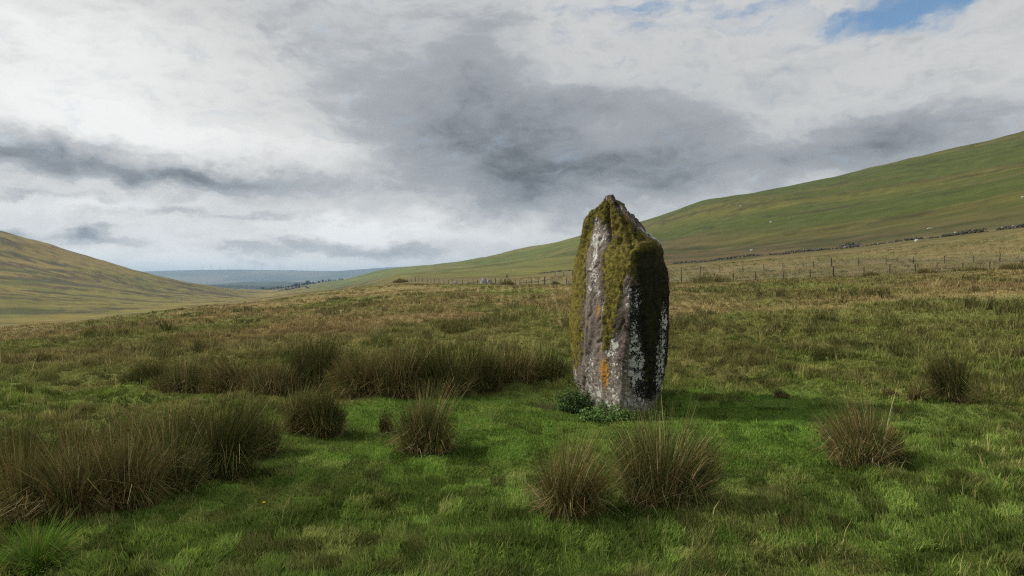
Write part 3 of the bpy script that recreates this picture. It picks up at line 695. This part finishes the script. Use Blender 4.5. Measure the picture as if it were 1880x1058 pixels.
# ------------------------------------------------------------------ rush clumps
RG = np.array((.092, .124, .034)); RO = np.array((.190, .178, .060)); RB = np.array((.240, .155, .066)); RS = np.array((.42, .35, .19))
def stem_mesh(n, h, rad, lean, spread, g, pal, wid, tilt=(0, 0), frac=(1, 1), peak=1.0):
    """n arching stems rooted in a disc; returns verts, quads, tris, colours, tips"""
    # several tufts grown together, each with its own height and tilt
    nt_ = max(1, int(4 + 7 * min(rad / .5, 1.2))) if n > 60 else 1
    ta0 = g.uniform(0, 2 * math.pi, nt_); tr0 = rad * .80 * np.sqrt(g.random(nt_)); tr0[0] = rad * .1
    tx, ty = tr0 * np.cos(ta0), tr0 * np.sin(ta0); thh = g.uniform(.48, .98, nt_); thh[0] = 1.12 * peak; ttl = g.normal(0, .22, (nt_, 2))
    k_ = g.integers(0, nt_, n)
    sr = rad * .42
    q1 = g.normal(0, sr * .55, n); q2 = g.normal(0, sr * .55, n)
    bx, by = tx[k_] + q1, ty[k_] + q2
    rr_ = np.minimum(np.hypot(bx, by), rad * 1.25); ta = np.arctan2(by, bx)
    lean_a = ta + g.normal(0, .7, n)
    ln = lean * (rr_ / rad) * .8 + np.abs(g.normal(0, spread, n))
    L = h * thh[k_] * g.uniform(.30, 1.06, n)
    em = g.random(n) < .06; L[em] *= g.uniform(1.1, 1.4, em.sum()); ln[em] += .12
    L *= frac[0] + (frac[1] - frac[0]) * g.random(n)
    K = 4
    tk = np.linspace(0, 1, K)
    dx = np.cos(lean_a) * ln + tilt[0] + ttl[k_, 0]; dy = np.sin(lean_a) * ln + tilt[1] + ttl[k_, 1]
    P = np.zeros((n, K, 3))
    dl = np.hypot(dx, dy); up = 1 / np.sqrt(1 + dl ** 2)
    for ki, tv_ in enumerate(tk):
        P[:, ki, 0] = bx + L * dx * up * (tv_ * .65 + .35 * tv_ ** 2); P[:, ki, 1] = by + L * dy * up * (tv_ * .65 + .35 * tv_ ** 2)
        P[:, ki, 2] = L * up * tv_ * (1 - .14 * dl * tv_) - .03 * (ki == 0)
    kn = g.random(n) < .18                      # broken stems fold over
    hd = np.stack([np.cos(lean_a), np.sin(lean_a), 0 * lean_a], 1)[kn] * (L[kn] / 3)[:, None]
    if kn.any():
        P[kn, 2] = P[kn, 1] + hd * .85 + np.stack([0 * L[kn], 0 * L[kn], L[kn] * g.uniform(-.05, .2, kn.sum())], 1)
        P[kn, 3] = P[kn, 2] + hd * .9 - np.stack([0 * L[kn], 0 * L[kn], L[kn] * g.uniform(0, .2, kn.sum())], 1)
    fa = g.uniform(0, math.pi, n); s = np.stack([np.cos(fa), np.sin(fa), 0 * fa], 1) * (wid * g.uniform(.7, 1.3, n) / 2)[:, None]
    wk = np.array([1, .9, .7, .2])
    v = np.stack([P - s[:, None] * wk[None, :, None], P + s[:, None] * wk[None, :, None]], 2)   # n,K,2,3
    idx = (np.arange(n) * K * 2)[:, None, None] + (np.arange(K - 1) * 2)[None, :, None]
    qd = (idx + np.array([0, 1, 3, 2])).reshape(-1, 4)
    w_ = g.random(n)[:, None]; pi = g.choice(len(pal), n, p=[p_[1] for p_ in pal])
    col = np.array([p_[0] for p_ in pal])[pi] * (.65 + .7 * w_)
    return v.reshape(-1, 3), qd, np.repeat(col, K * 2, 0), P
def rush(px, py, hpx, wpx, label, kind='mixed', lean=.35, tilt=(0, 0), D=None, dens=1.0, name='rush_clump', cat='rush clump', group='rush clumps on the moor'):
    D = D or EYE * F / (py - HOR)
    x = (px - 940) / F * D; y = D
    z = Hs(x, y)
    h = hpx / F * D * 1.15; rad = wpx / F * D / 2 * .72
    g = np.random.default_rng(int(px * 7 + py * 13))
    root = empty(name, (x, y, z)); tag(root, label, cat, group)
    pal = {'mixed': [(RG, .48), (RO, .32), (RB, .12), (RS, .08)], 'green': [(RG, .62), (RO, .30), (RB, .06), (RS, .02)],
           'brown': [(RG, .30), (RO, .32), (RB, .28), (RS, .10)], 'dark': [(RG * .75, .65), (RO * .8, .2), (RB * .8, .13), (RS, .02)],
           'grass': [(np.array((.110, .215, .030)), .65), (GREEN * 1.2, .3), (TAN, .05)]}[kind]
    n = int(min(7500, max(200, 6600 * rad * h ** .5 * 2.2)) * dens * (1 if D < 20 else .5))
    wid = .0034 + .00042 * D
    lean *= .62
    v, qd, c, P = stem_mesh(n, h, rad, lean, .24 if kind != 'grass' else .55, g, pal, wid, tilt, peak=1.15 if px == 785 else 1.0)
    mesh_obj('stems', v, [qd], m_rush, root, c)
    # collapsed dead stems round the foot
    nd = max(30, n // 7)
    v, qd, c, _ = stem_mesh(nd, h * .62, rad * 1.1, 1.15, .5, g, [(RS, .35), (RB, .4), (RB * .6, .25)], wid, tilt)
    o = mesh_obj('dead_stems', v, [qd], m_rush, root, c); o['label'] = 'pale bent dead stems round the foot'; o['kind'] = 'stuff'
    if D < 20 and kind != 'grass':
        # brown flower tufts below the stem tips
        k = g.choice(n, n // 3, replace=False)
        a = P[k, 2] * .35 + P[k, 3] * .65; sz = (.007 + .0006 * D) * g.uniform(.6, 1.3, len(k))
        off = g.normal(0, 1, (len(k), 4, 3)); off /= np.linalg.norm(off, axis=2)[..., None]
        tv = (a[:, None] + off * sz[:, None, None]).reshape(-1, 3)
        ix = (np.arange(len(k)) * 4)[:, None]
        tf = np.concatenate([ix + np.array([[0, 1, 2]]), ix + np.array([[0, 1, 3]]), ix + np.array([[1, 2, 3]]), ix + np.array([[0, 2, 3]])])
        sh = mesh_obj('seed_heads', tv, [tf], m_rush, root, np.repeat(lerp(np.array((.085, .05, .022)), np.array((.16, .10, .045)), g.random(len(k))), 4, 0)); sh['kind'] = 'stuff'
    return root
RL = 'rushes in the large bank at lower left'
for a in [
    (785, 832, 98, 98, 'tall peaked rush clump on open turf left of the standing stone', 'mixed', .28),
    (710, 794, 38, 30, 'tiny rush tuft on turf beside the peaked clump', 'dark', .15),
    (1036, 948, 138, 108, 'rusty brown rush clump in front of the stone, its left one', 'brown', .42),
    (1218, 930, 150, 150, 'widest rush clump right in front of the standing stone, tall loose stems', 'mixed', .42, (.05, 0)),
    (1595, 858, 105, 145, 'brown collapsed rush clump on turf right of the stone', 'brown', .38),
    (1750, 740, 84, 72, 'upright dense rush clump farthest right on the turf', 'dark', .2, (0, 0), None, 1.7),
    (590, 800, 85, 78, 'dark upright rush clump at the right end of the lower left bank', 'dark', .18),
    (545, 796, 75, 70, 'olive rush clump just left of the bank’s dark end clump', 'mixed', .25),
    (462, 835, 95, 90, 'rush clump in the bank behind its tallest clump, over a turf edge', 'dark', .25),
    (400, 872, 140, 150, 'tallest dark green clump of ' + RL, 'dark', .28),
    (330, 832, 90, 130, 'olive clump at the back of ' + RL, 'mixed', .3),
    (305, 905, 135, 130, 'dense clump with pale stems in front of ' + RL, 'mixed', .35),
    (225, 935, 130, 130, 'leaning straw streaked clump of ' + RL, 'brown', .42, (.12, 0)),
    (230, 850, 85, 120, 'rusty topped clump at the back of ' + RL, 'brown', .32),
    (140, 950, 140, 130, 'brown front clump of ' + RL + ' above the green tussock', 'brown', .4),
    (130, 870, 90, 120, 'olive rear clump near the left end of ' + RL, 'mixed', .3),
    (45, 955, 130, 120, 'rust brown clump at the left end of ' + RL, 'brown', .35),
    (30, 880, 90, 110, 'green clump behind the rust brown end of ' + RL, 'green', .3)]:
    rush(*a)
RB_ = 'rush row behind the turf'
for a in [
    (275, 702, 42, 90, 'low olive clump at the left end of the ' + RB_, 'green', .3),
    (345, 714, 58, 110, 'grey green wide clump in the left part of the ' + RB_, 'mixed', .3),
    (430, 716, 52, 100, 'low brown clump left of the dark gap in the ' + RB_, 'brown', .4),
    (505, 724, 60, 95, 'brown topped clump beside the dark gap in the ' + RB_, 'brown', .35),
    (585, 716, 80, 100, 'dark clump behind the gap in the ' + RB_, 'dark', .3),
    (668, 729, 78, 100, 'rust coloured collapsed clump in the ' + RB_, 'brown', .5),
    (735, 730, 88, 105, 'tall rust and green clump in the middle of the ' + RB_, 'brown', .35),
    (805, 727, 90, 110, 'tall dense green clump in the ' + RB_, 'dark', .25),
    (872, 716, 76, 95, 'dark clump at the right shoulder of the ' + RB_, 'dark', .25),
    (935, 706, 62, 95, 'pale green loose clump near the right end of the ' + RB_, 'brown', .35),
    (1003, 699, 55, 85, 'pale loose clump between the ' + RB_ + ' and the stone', 'green', .3)]:
    rush(a[0], a[1], a[2] * 1.05, a[3] * 1.14, a[4], a[5], a[6] * .9, dens=1.0 if a[0] < 900 else .4)
rush(62, 1052, 75, 120, 'bright green grass tussock in the bottom left corner', 'grass', 2.2, name='grass_tussock', cat='grass tussock', group=None, dens=1.6)
for a in [
    (1520, 614, 22, 52, 'dark green rush clump out on the moor right of the stone', 'dark', .3),
    (1425, 622, 22, 16, 'thin straw tuft standing on the moor right of the stone', 'brown', .2),
    (1482, 655, 24, 32, 'small olive tuft below the dark moor clump', 'mixed', .25),
    (1625, 730, 20, 40, 'low reddish tuft between the two right hand rush clumps', 'brown', .45),
    (1682, 735, 42, 26, 'short straw and rust tuft left of the farthest right clump', 'brown', .25),
    (1432, 733, 13, 40, 'low heathery tuft on turf right of the stone', 'mixed', .8)]:
    rush(*a, group='small tufts on the right moor')
for a in [(1300, 521, 26, 90, 84, 'broad dark rush bush in front of the fence right of the stone'), (1705, 503, 20, 40, 80, 'dark bush under the fence with a rounded top'),
          (1790, 500, 20, 70, 80, 'brown bush under the fence beside the rounded one'), (1860, 497, 24, 60, 79, 'dark bush under the fence at the photo’s right edge'),
          (1600, 508, 16, 30, 82, 'small dark bush by a fence post'), (932, 528, 17, 24, 135, 'dark bush below the ladder stile'), (1020, 521, 12, 16, 120, 'dark bush by the fence left of the stone'),
          (735, 519, 12, 26, 200, 'dark bush at the far left end of the fence')]:
    rush(a[0], a[1], a[2] * .62, a[3] * 1.2, a[5], 'brown', .5, D=a[4], group='bushes along the fence', name='rush_bush', cat='bush')

# ------------------------------------------------------------------ nettles at the foot of the stone
def nettles(x, y, w, h, n, ca, cb_, label):
    g = np.random.default_rng(int(x * 100 + y * 37))
    z = Hs(x, y); root = empty('nettle_patch', (x, y, z)); tag(root, label, 'nettles', 'nettles at the foot of the stone')
    sb = MB(); lv_, cc = [], []; nl = 0
    for k in range(n):
        a = g.uniform(0, 2 * math.pi); q_ = math.sqrt(g.random()); bx, by = w * q_ * math.cos(a), w * .75 * q_ * math.sin(a)
        hh = h * (1 - .5 * q_ ** 2) * g.uniform(.35, 1.2); tx, ty = bx + .05 * math.cos(a), by + .05 * math.sin(a)
        sb.tube([(bx, by, -.03), ((bx + tx) / 2, (by + ty) / 2, hh / 2), (tx, ty, hh)], [.004, .003, .002], 4)
        for zz in np.arange(.06, hh + .01, .045):
            f = zz / hh
            for s_ in range(3):
                an = g.uniform(0, 2 * math.pi); L = g.uniform(.045, .085) * (1.1 - .35 * f); dr = g.uniform(-.45, .15)
                o = np.array([bx + (tx - bx) * f, by + (ty - by) * f, zz]); dv_ = np.array([math.cos(an), math.sin(an), dr]); sd = np.array([-math.sin(an), math.cos(an), g.uniform(-.25, .25)]) * L * .33
                lv_ += [o, o + dv_ * L * .45 + sd + (0, 0, .008), o + dv_ * L + (0, 0, -.012), o + dv_ * L * .45 - sd + (0, 0, .008)]
                cc += [lerp(np.array(ca), np.array(cb_), g.random())] * 4; nl += 1
    sb.build('stems', m_bark, root)
    mesh_obj('leaves', np.array(lv_), [np.arange(nl * 4).reshape(-1, 4)], m_leaf, root, np.array(cc))
nettles(1.10, 11.85, .30, .46, 90, (.050, .105, .034), (.125, .215, .070), 'tall dark nettle patch against the left foot of the stone')
nettles(1.52, 11.05, .42, .27, 140, (.090, .170, .045), (.190, .320, .095), 'bright leafy nettle patch in front of the stone’s left foot')
nettles(2.12, 11.15, .42, .22, 70, (.050, .085, .028), (.110, .150, .045), 'low dark weeds under the front edge of the stone')

# ------------------------------------------------------------------ little yellow flower in the near turf
D = 6.3; fx, fy = (480 - 940) / F * D, D; fz = Hs(fx, fy)
fr = empty('yellow_flower', (fx, fy, fz)); tag(fr, 'tiny yellow flower open in the near grass', 'flower')
b = MB(); b.tube([(0, 0, -.02), (.01, 0, .09), (.015, 0, .17)], [.002, .002, .0015], 5); b.build('stem', plain('flower_stem', (.06, .11, .03)), fr)
b = MB()
for k in range(9):
    a = k * 2 * math.pi / 9; ca, sa = math.cos(a), math.sin(a)
    b.add([(.015, 0, .17), (.015 + .010 * ca - .005 * sa, .010 * sa + .005 * ca, .178), (.015 + .020 * ca, .020 * sa, .176), (.015 + .010 * ca + .005 * sa, .010 * sa - .005 * ca, .178)], [(0, 1, 2, 3)])
b.build('petals', plain('yellow_petals', (.75, .52, .02)), fr)

# ------------------------------------------------------------------ fences along the road
def fence(name, pts, gap, hpost, label, seed):
    g = np.random.default_rng(seed)
    P = np.array([((p - 940) / F * D_, D_) for p, D_ in pts]); seg = np.linalg.norm(np.diff(P, axis=0), axis=1); cl_ = np.concatenate([[0], np.cumsum(seg)])
    s = np.arange(0, cl_[-1], gap); s = s + g.uniform(-.15, .15, len(s)) * gap
    X = np.interp(s, cl_, P[:, 0]); Y = np.interp(s, cl_, P[:, 1]); Zg = H(X, Y)
    o = empty(name, (X[0], Y[0], Zg[0])); tag(o, label, 'fence', 'post and wire fences along the road')
    org_ = np.array([X[0], Y[0], Zg[0]])
    for k in range(len(s)):
        strain = (k % 9 == 0); hh = hpost * g.uniform(.92, 1.08) * (1.2 if strain else 1); rd = .095 if strain else .065
        b = MB(); a, c_ = g.normal(0, .035, 2)
        b.tube([(0, 0, -.2), (a * hh * .5, c_ * hh * .5, hh * .5), (a * hh, c_ * hh, hh)], [rd, rd, rd * .92], 7)
        b.build('post', m_post, o, loc=np.array([X[k], Y[k], Zg[k]]) - org_)
    b = MB()
    for hz in (.18, .36, .54, .72, .92, 1.1):
        pts3 = np.stack([X, Y, Zg + hz * hpost / 1.15], 1) - org_ + np.array([0, -.06, 0])
        b.tube(pts3, .0075 if hz < .8 else .006, 4)
    for k in range(len(s) - 1):
        L = math.hypot(X[k + 1] - X[k], Y[k + 1] - Y[k])
        for q_ in np.arange(.3, L, .3):
            f = q_ / L; p0 = np.array([X[k] + (X[k + 1] - X[k]) * f, Y[k] + (Y[k + 1] - Y[k]) * f, Zg[k] + (Zg[k + 1] - Zg[k]) * f]) - org_ + np.array([0, -.06, 0])
            b.box(p0 + (0, 0, .46 * hpost / 1.15), (.008, .008, .56 * hpost / 1.15))
    b.build('wire_netting', m_wire, o)
    return P
fence('wire_fence', [(1990, 82), (1880, 85), (1600, 88), (1340, 92), (1230, 102), (1100, 115), (1000, 128), (880, 165), (760, 205), (722, 218)], 3.1, 1.2, 'nearer wire netting fence with thin posts crossing the whole moor', 301)
fence('wire_fence', [(1990, 105), (1880, 106), (1600, 113), (1400, 121), (1230, 132), (1090, 148), (1010, 165)], 3.9, 1.25, 'farther wire netting fence with sturdier posts behind the nearer fence', 302)

# ladder stile
D = 150; sx_, sy_ = (931 - 940) / F * D, D; sz_ = Hs(sx_, sy_)
so = empty('ladder_stile', (sx_, sy_, sz_)); tag(so, 'dark A shaped wooden ladder stile standing at the fence', 'stile')
for s_ in (-1, 1):
    for w_ in (-.35, .35):
        b = MB(); b.tube([(s_ * .95, w_, -.1), (-s_ * .14, w_, 2.05)], .06, 5); b.build('leg', m_stile, so)
    for k in range(5):
        f = (k + .8) / 6; b = MB(); b.box((s_ * (.95 - 1.09 * f * .97), 0, 2.05 * f), (.20, .82, .06)); b.build('step', m_stile, so)
b = MB(); b.box((0, 0, 1.78), (.34, .9, .05)); b.build('platform', m_stile, so)

# ------------------------------------------------------------------ dry stone wall ruins, boulders
def rock_pts(g, c, d):
    p = np.array([(-1, -1, -1), (1, -1, -1), (1, 1, -1), (-1, 1, -1), (-.8, -.8, 1), (.8, -.8, 1), (.8, .8, 1), (-.8, .8, 1)]) * .5
    p = p * (1 + g.uniform(-.3, .3, p.shape)) * np.array(d); a = g.uniform(0, math.pi); ca, sa = math.cos(a), math.sin(a); tl_ = g.normal(0, .25)
    p = np.stack([p[:, 0] * ca - p[:, 1] * sa, p[:, 0] * sa + p[:, 1] * ca, p[:, 2] + p[:, 0] * tl_], 1)
    return p + np.array(c)
RF = [(0, 3, 2, 1), (4, 5, 6, 7), (0, 1, 5, 4), (1, 2, 6, 5), (2, 3, 7, 6), (3, 0, 4, 7)]
def wall(p0, p1, hts, label, seed, dens=9.0):
    g = np.random.default_rng(seed); pp = np.array([p0, p1], float)
    def at(f):
        px = p0 + (p1 - p0) * f; D_ = np.interp(px, [940, 1060, 1230, 1400, 1600, 1880, 2100], [290, 260, 270, 240, 200, 170, 160]); return (px - 940) / F * D_, D_
    x0, y0 = at(0); x1, y1 = at(1); L = math.hypot(x1 - x0, y1 - y0); z0 = Hs(x0, y0)
    o = MB(); n = int(L * dens); fs = np.sort(g.random(n))
    xs, ys = at(fs); zs = H(xs, ys)
    hs = .8 * np.interp(fs, np.linspace(0, 1, len(hts)), hts) * (.55 + .9 * vnoise(fs * L * .35, fs * 0, seed=seed))
    for k in range(n):
        hz = hs[k] * g.random() ** .8; wd = .55 * (1 - .45 * hz / max(hs[k], .05)); s_ = g.uniform(.22, .52)
        col = lerp(np.array((.050, .046, .040)), np.array((.145, .138, .122)), g.random() ** 1.5) if g.random() > .05 else np.array((.30, .29, .27))
        if g.random() < .25: col = np.array((.07, .075, .030))
        o.add(rock_pts(g, (xs[k] - x0 + g.uniform(-1, 1) * wd * .6, ys[k] - y0 + g.uniform(-1, 1) * wd, zs[k] - z0 + hz), (s_ * 1.3, s_, s_ * .65)), RF, col)
    ob = o.build('drystone_wall', m_rockv, color=True, loc=(x0, y0, z0)); tag(ob, label, 'stone wall', 'tumbled stone walls on the hillside')
wall(1232, 1398, [.5, .7, .8, .9, .6], 'long low tumbled stone wall stretch beginning behind the standing stone', 401)
wall(1410, 1538, [.6, .9, .8, .5], 'middle stretch of tumbled dry stone wall on the hill foot', 402)
wall(1543, 1582, [.7, 1.5, 1.2, .6], 'heaped stone pile standing up highest along the ruined wall', 403, 26)
wall(1590, 1722, [.3, .35, .6, .5, .3], 'sparse scattered stones between the heap and the taller wall', 404, 5)
wall(1728, 1808, [.7, .9, 1.05, 1.1], 'taller grey stretch of stone wall near the right edge', 405, 16)
wall(1826, 1920, [.8, .95, 1.1], 'stretch of stone wall running out of the photo at right', 406, 16)
wall(985, 1050, [.2, .45, .4, .3], 'short grey stone wall remnant just left of the standing stone', 407, 5)
def ray_ground(px, py, d0, d1):
    D_ = np.linspace(d0, d1, 1500); x = (px - 940) / F * D_; zz = H(x, D_); v = EYE + (HOR - py) / F * D_
    k = np.argmax(zz >= v); k = k if zz[k] >= v[k] else len(D_) // 2
    return x[k], D_[k], zz[k]
def boulder(px, D_, w, d_, h, col, label, seed, name='boulder', group='boulders on the moor', py=None):
    g = np.random.default_rng(seed)
    if py: D_ = ray_ground(px, py, 110, 400)[1]
    x = (px - 940) / F * D_; z = Hs(x, D_)
    nu, nv = 14, 9; vs = []
    for i_ in range(nv):
        f = i_ / (nv - 1) * math.pi / 2 * .98
        for j_ in range(nu):
            a = j_ * 2 * math.pi / nu; k = 1 + .35 * (vnoise(np.array([math.cos(a) * 2 + seed]), np.array([math.sin(a) * 2]), np.array([f * 2]))[0] - .5)
            vs.append((w * .5 * math.cos(f) ** .6 * math.cos(a) * k, d_ * .5 * math.cos(f) ** .6 * math.sin(a) * k, h * math.sin(f) * k - .08))
    fq = [(i_ * nu + j_, i_ * nu + (j_ + 1) % nu, (i_ + 1) * nu + (j_ + 1) % nu, (i_ + 1) * nu + j_) for i_ in range(nv - 1) for j_ in range(nu)]
    o = mesh_obj(name, vs, [fq], m_rockv, cols=np.tile(np.array(col), (len(vs), 1)), smooth=True, loc=(x, D_, z)); tag(o, label, 'boulder', group)
boulder(1610, 62, 1.1, .8, .22, (.36, .36, .34), 'pale flat boulder lying in the moor grass before the fence', 11)
boulder(1707, 160, 2.1, 1.0, .30, (.42, .41, .37), 'long pale rock slab on the hill above the wall', 12, py=420)
boulder(888, 172, 1.5, 1.1, 1.25, (.27, .26, .25), 'larger pale grey boulder behind the fence near the stile', 13)
boulder(898, 174, 1.3, .9, .9, (.23, .22, .21), 'smaller grey boulder leaning beside the larger one near the stile', 14)
boulder(835, 186, 1.5, .9, .55, (.30, .29, .27), 'low pale boulder behind the fence left of the stile', 15)
boulder(1380, 232, 1.6, .9, .8, (.36, .35, .32), 'pale boulder just above the tumbled wall', 16, py=461)
boulder(1683, 150, 1.3, .7, .55, (.42, .41, .38), 'white boulder fallen in front of the scattered wall stones', 17, py=443)

# ------------------------------------------------------------------ sheep on the right hill
def make_sheep():
    b = MB(); nu, nv = 10, 9; vs = []
    for i_ in range(nv):
        t_ = i_ / (nv - 1); x = -.55 + 1.1 * t_; r_ = .30 * math.sin(math.pi * min(max(t_, .06), .94)) ** .45
        for j_ in range(nu): a = j_ * 2 * math.pi / nu; vs.append((x, r_ * .85 * math.cos(a), .62 + r_ * math.sin(a)))
    b.add(vs, [(i_ * nu + j_, (i_ + 1) * nu + j_, (i_ + 1) * nu + (j_ + 1) % nu, i_ * nu + (j_ + 1) % nu) for i_ in range(nv - 1) for j_ in range(nu)])
    b.tube([(.42, 0, .72), (.62, 0, .66), (.76, 0, .42), (.82, 0, .30)], [.16, .12, .09, .05], 7)
    for sx in (-.36, .36):
        for sy in (-.14, .14): b.tube([(sx, sy, .5), (sx + .02, sy, .25), (sx, sy, 0)], [.07, .045, .035], 5)
    return b.build('sheep', m_wool, smooth=True)
sp = make_sheep()
for k, (px, py, rz, lb) in enumerate([(1336, 403, .4, 'lone white sheep grazing on the bright green hillside'), (1353, 379, 1.0, 'left one of two white sheep close together high on the hill'),
                                (1359, 380, 2.6, 'right one of two white sheep close together high on the hill'), (1876, 366, .2, 'white sheep on the steep hillside at the right edge'),
                                (1415, 410, 2.9, 'white sheep on green hillside right of the lone sheep'), (872, 497, .3, 'white sheep far off on the slope above the stile')]):
    o = sp if k == 0 else sp.copy()
    if k: C.objects.link(o)
    o.location = ray_ground(px, py, 150, 900); o.rotation_euler = (0, 0, rz); o.scale = (1.15,) * 3; tag(o, lb, 'sheep', 'sheep grazing on the hill')

# ------------------------------------------------------------------ distant trees, hedges, turbines
def make_tree(h, w, seed, conifer=False):
    g = np.random.default_rng(seed); root = empty('tree', (0, 0, 0))
    b = MB(); b.tube([(0, 0, -1), (.1, 0, h * .3), (0, .1, h * .6)], [.45, .32, .15], 6)
    for k in range(5):
        a = k * 1.3; b.tube([(0, 0, h * (.3 + .06 * k)), (w * .3 * math.cos(a), w * .3 * math.sin(a), h * (.5 + .06 * k))], [.14, .05], 5)
    b.build('trunk', m_bark, root)
    n = 900; p = g.normal(0, 1, (n, 3)); p /= np.linalg.norm(p, axis=1)[:, None]; p *= (g.random(n) ** .4)[:, None]
    if conifer: t_ = g.random(n); p = np.stack([p[:, 0] * (1 - t_) * w * .5, p[:, 1] * (1 - t_) * w * .5, h * (.12 + .88 * t_)], 1)
    else:
        k = 1 + .5 * (fbm(p[:, 0] * 1.7 + seed, p[:, 1] * 1.7, p[:, 2] * 1.7, oct=2, seed=seed) - .5); p = p * k[:, None] * np.array((w * .5, w * .5, h * .38)) + np.array((0, 0, h * .62))
    off = g.normal(0, .55, (n, 3, 3)); v = (p[:, None] + off).reshape(-1, 3)
    mesh_obj('crown', v, [np.arange(n * 3).reshape(-1, 3)], m_leaf, root, np.repeat(lerp(np.array((.020, .034, .014)), np.array((.042, .060, .022)), g.random(n)), 3, 0))
    return root
def copy_tree(o):
    c = o.copy(); C.objects.link(c)
    for ch in [q_ for q_ in S.objects if q_.parent == o]:
        d_ = ch.copy(); C.objects.link(d_); d_.parent = c
    return c
protos = [make_tree(12, 11, 1), make_tree(10, 12, 2), make_tree(14, 7, 3, True)]
used = [False] * 3
g = np.random.default_rng(77)
spots = [(565, 1930, 0, 1.25, 'tallest tree standing above the distant treeline'), (543, 1900, 1, 1.15, 'broad round tree in the middle of the distant treeline'),
         (549, 1560, 0, .55, 'small dark tree alone in the distant green fields, nearer the road'), (525, 1580, 1, .45, 'small round tree alone in the distant pale field, left one')]
tl = 'dark tree in the continuous distant treeline above the valley fields'
for k in range(46):
    px = 478 + 150 * (k / 45) + g.uniform(-2, 2); spots.append((px, 1905 + g.uniform(-40, 70), int(g.integers(0, 3)), g.uniform(.42, .85) * (1 if px < 600 else .75), tl))
for px, D_, kd, sc, lb in spots:
    o = protos[kd] if not used[kd] else copy_tree(protos[kd]); used[kd] = True
    x = (px - 940) / F * D_; o.location = (x, D_, Hs(x, D_) - .3); o.rotation_euler = (0, 0, g.uniform(0, 6.28)); o.scale = (sc,) * 3; tag(o, lb, 'tree', 'trees in the distant valley')
def hedge(p0, p1, label):
    b = MB(); g = np.random.default_rng(int(p0[0]))
    a, c_ = np.array([(p0[0] - 940) / F * p0[1], p0[1]]), np.array([(p1[0] - 940) / F * p1[1], p1[1]]); L = np.linalg.norm(c_ - a); n = int(L * 5)
    f = g.random(n); q_ = a + (c_ - a) * f[:, None] + g.normal(0, .6, (n, 2)); z = H(q_[:, 0], q_[:, 1]) + g.random(n) * 2.0 * (.6 + .6 * vnoise(f * L / 6, f * 0, seed=5))
    z0 = Hs(*a); v = (np.stack([q_[:, 0] - a[0], q_[:, 1] - a[1], z - z0], 1)[:, None] + g.normal(0, .4, (n, 3, 3))).reshape(-1, 3)
    o = mesh_obj('hedge', v, [np.arange(n * 3).reshape(-1, 3)], m_leaf, cols=np.repeat(lerp(np.array((.024, .036, .016)), np.array((.05, .06, .025)), g.random(n)), 3, 0), loc=(a[0], a[1], z0)); tag(o, label, 'hedge', 'hedges round the distant fields')
hedge((512, 1420), (548, 1700), 'dark hedge along the lower edge of the distant fields')
hedge((524, 1420), (558, 1640), 'hedge crossing the middle of the distant fields')
hedge((560, 1650), (567, 1400), 'short hedge at the right end of the distant fields')
def make_turbine():
    root = empty('wind_turbine', (0, 0, 0)); b = MB(); b.tube([(0, 0, -5), (0, 0, 55)], [2.2, 1.4], 8); b.build('tower', m_white, root)
    b = MB(); b.box((0, -1, 55.5), (2.6, 6, 2.6)); b.build('nacelle', m_white, root)
    b = MB()
    for k in range(3):
        a = k * 2.0944 + .4; b.tube([(0, -4.5, 55.5), (14 * math.sin(a), -4.7, 55.5 + 14 * math.cos(a)), (28 * math.sin(a), -4.5, 55.5 + 28 * math.cos(a))], [1.1, .9, .3], 5)
    b.build('rotor', m_white, root); return root
tb = make_turbine()
for k, px in enumerate([372, 388, 404, 468, 481, 514, 551, 563]):
    o = tb if k == 0 else copy_tree(tb); D_ = 9250; x = (px - 940) / F * D_
    o.location = (x, D_, EYE + (HOR - np.interp(px, [350, 430, 560, 620], [496, 495, 497, 498.5])) / F * 9200 - 6); o.rotation_euler = (0, 0, .2 * k); tag(o, 'pale wind turbine tiny on the skyline of the distant blue hills', 'wind turbine', 'wind turbines on the far skyline')

# ------------------------------------------------------------------ haze: the air of the valley
hz = MB(); hz.box((0, 0, 67.25), (31000, 31000, 329.5)); hm, t, out = newmat('haze')
pv = N(t, 'ShaderNodeVolumePrincipled'); pv.inputs['Color'].default_value = (.56, .77, 1.0, 1); pv.inputs['Density'].default_value = 0.000098; pv.inputs['Anisotropy'].default_value = .2
t.links.new(pv.outputs[0], out.inputs['Volume'])
tag(hz.build('haze', hm), kind='stuff')
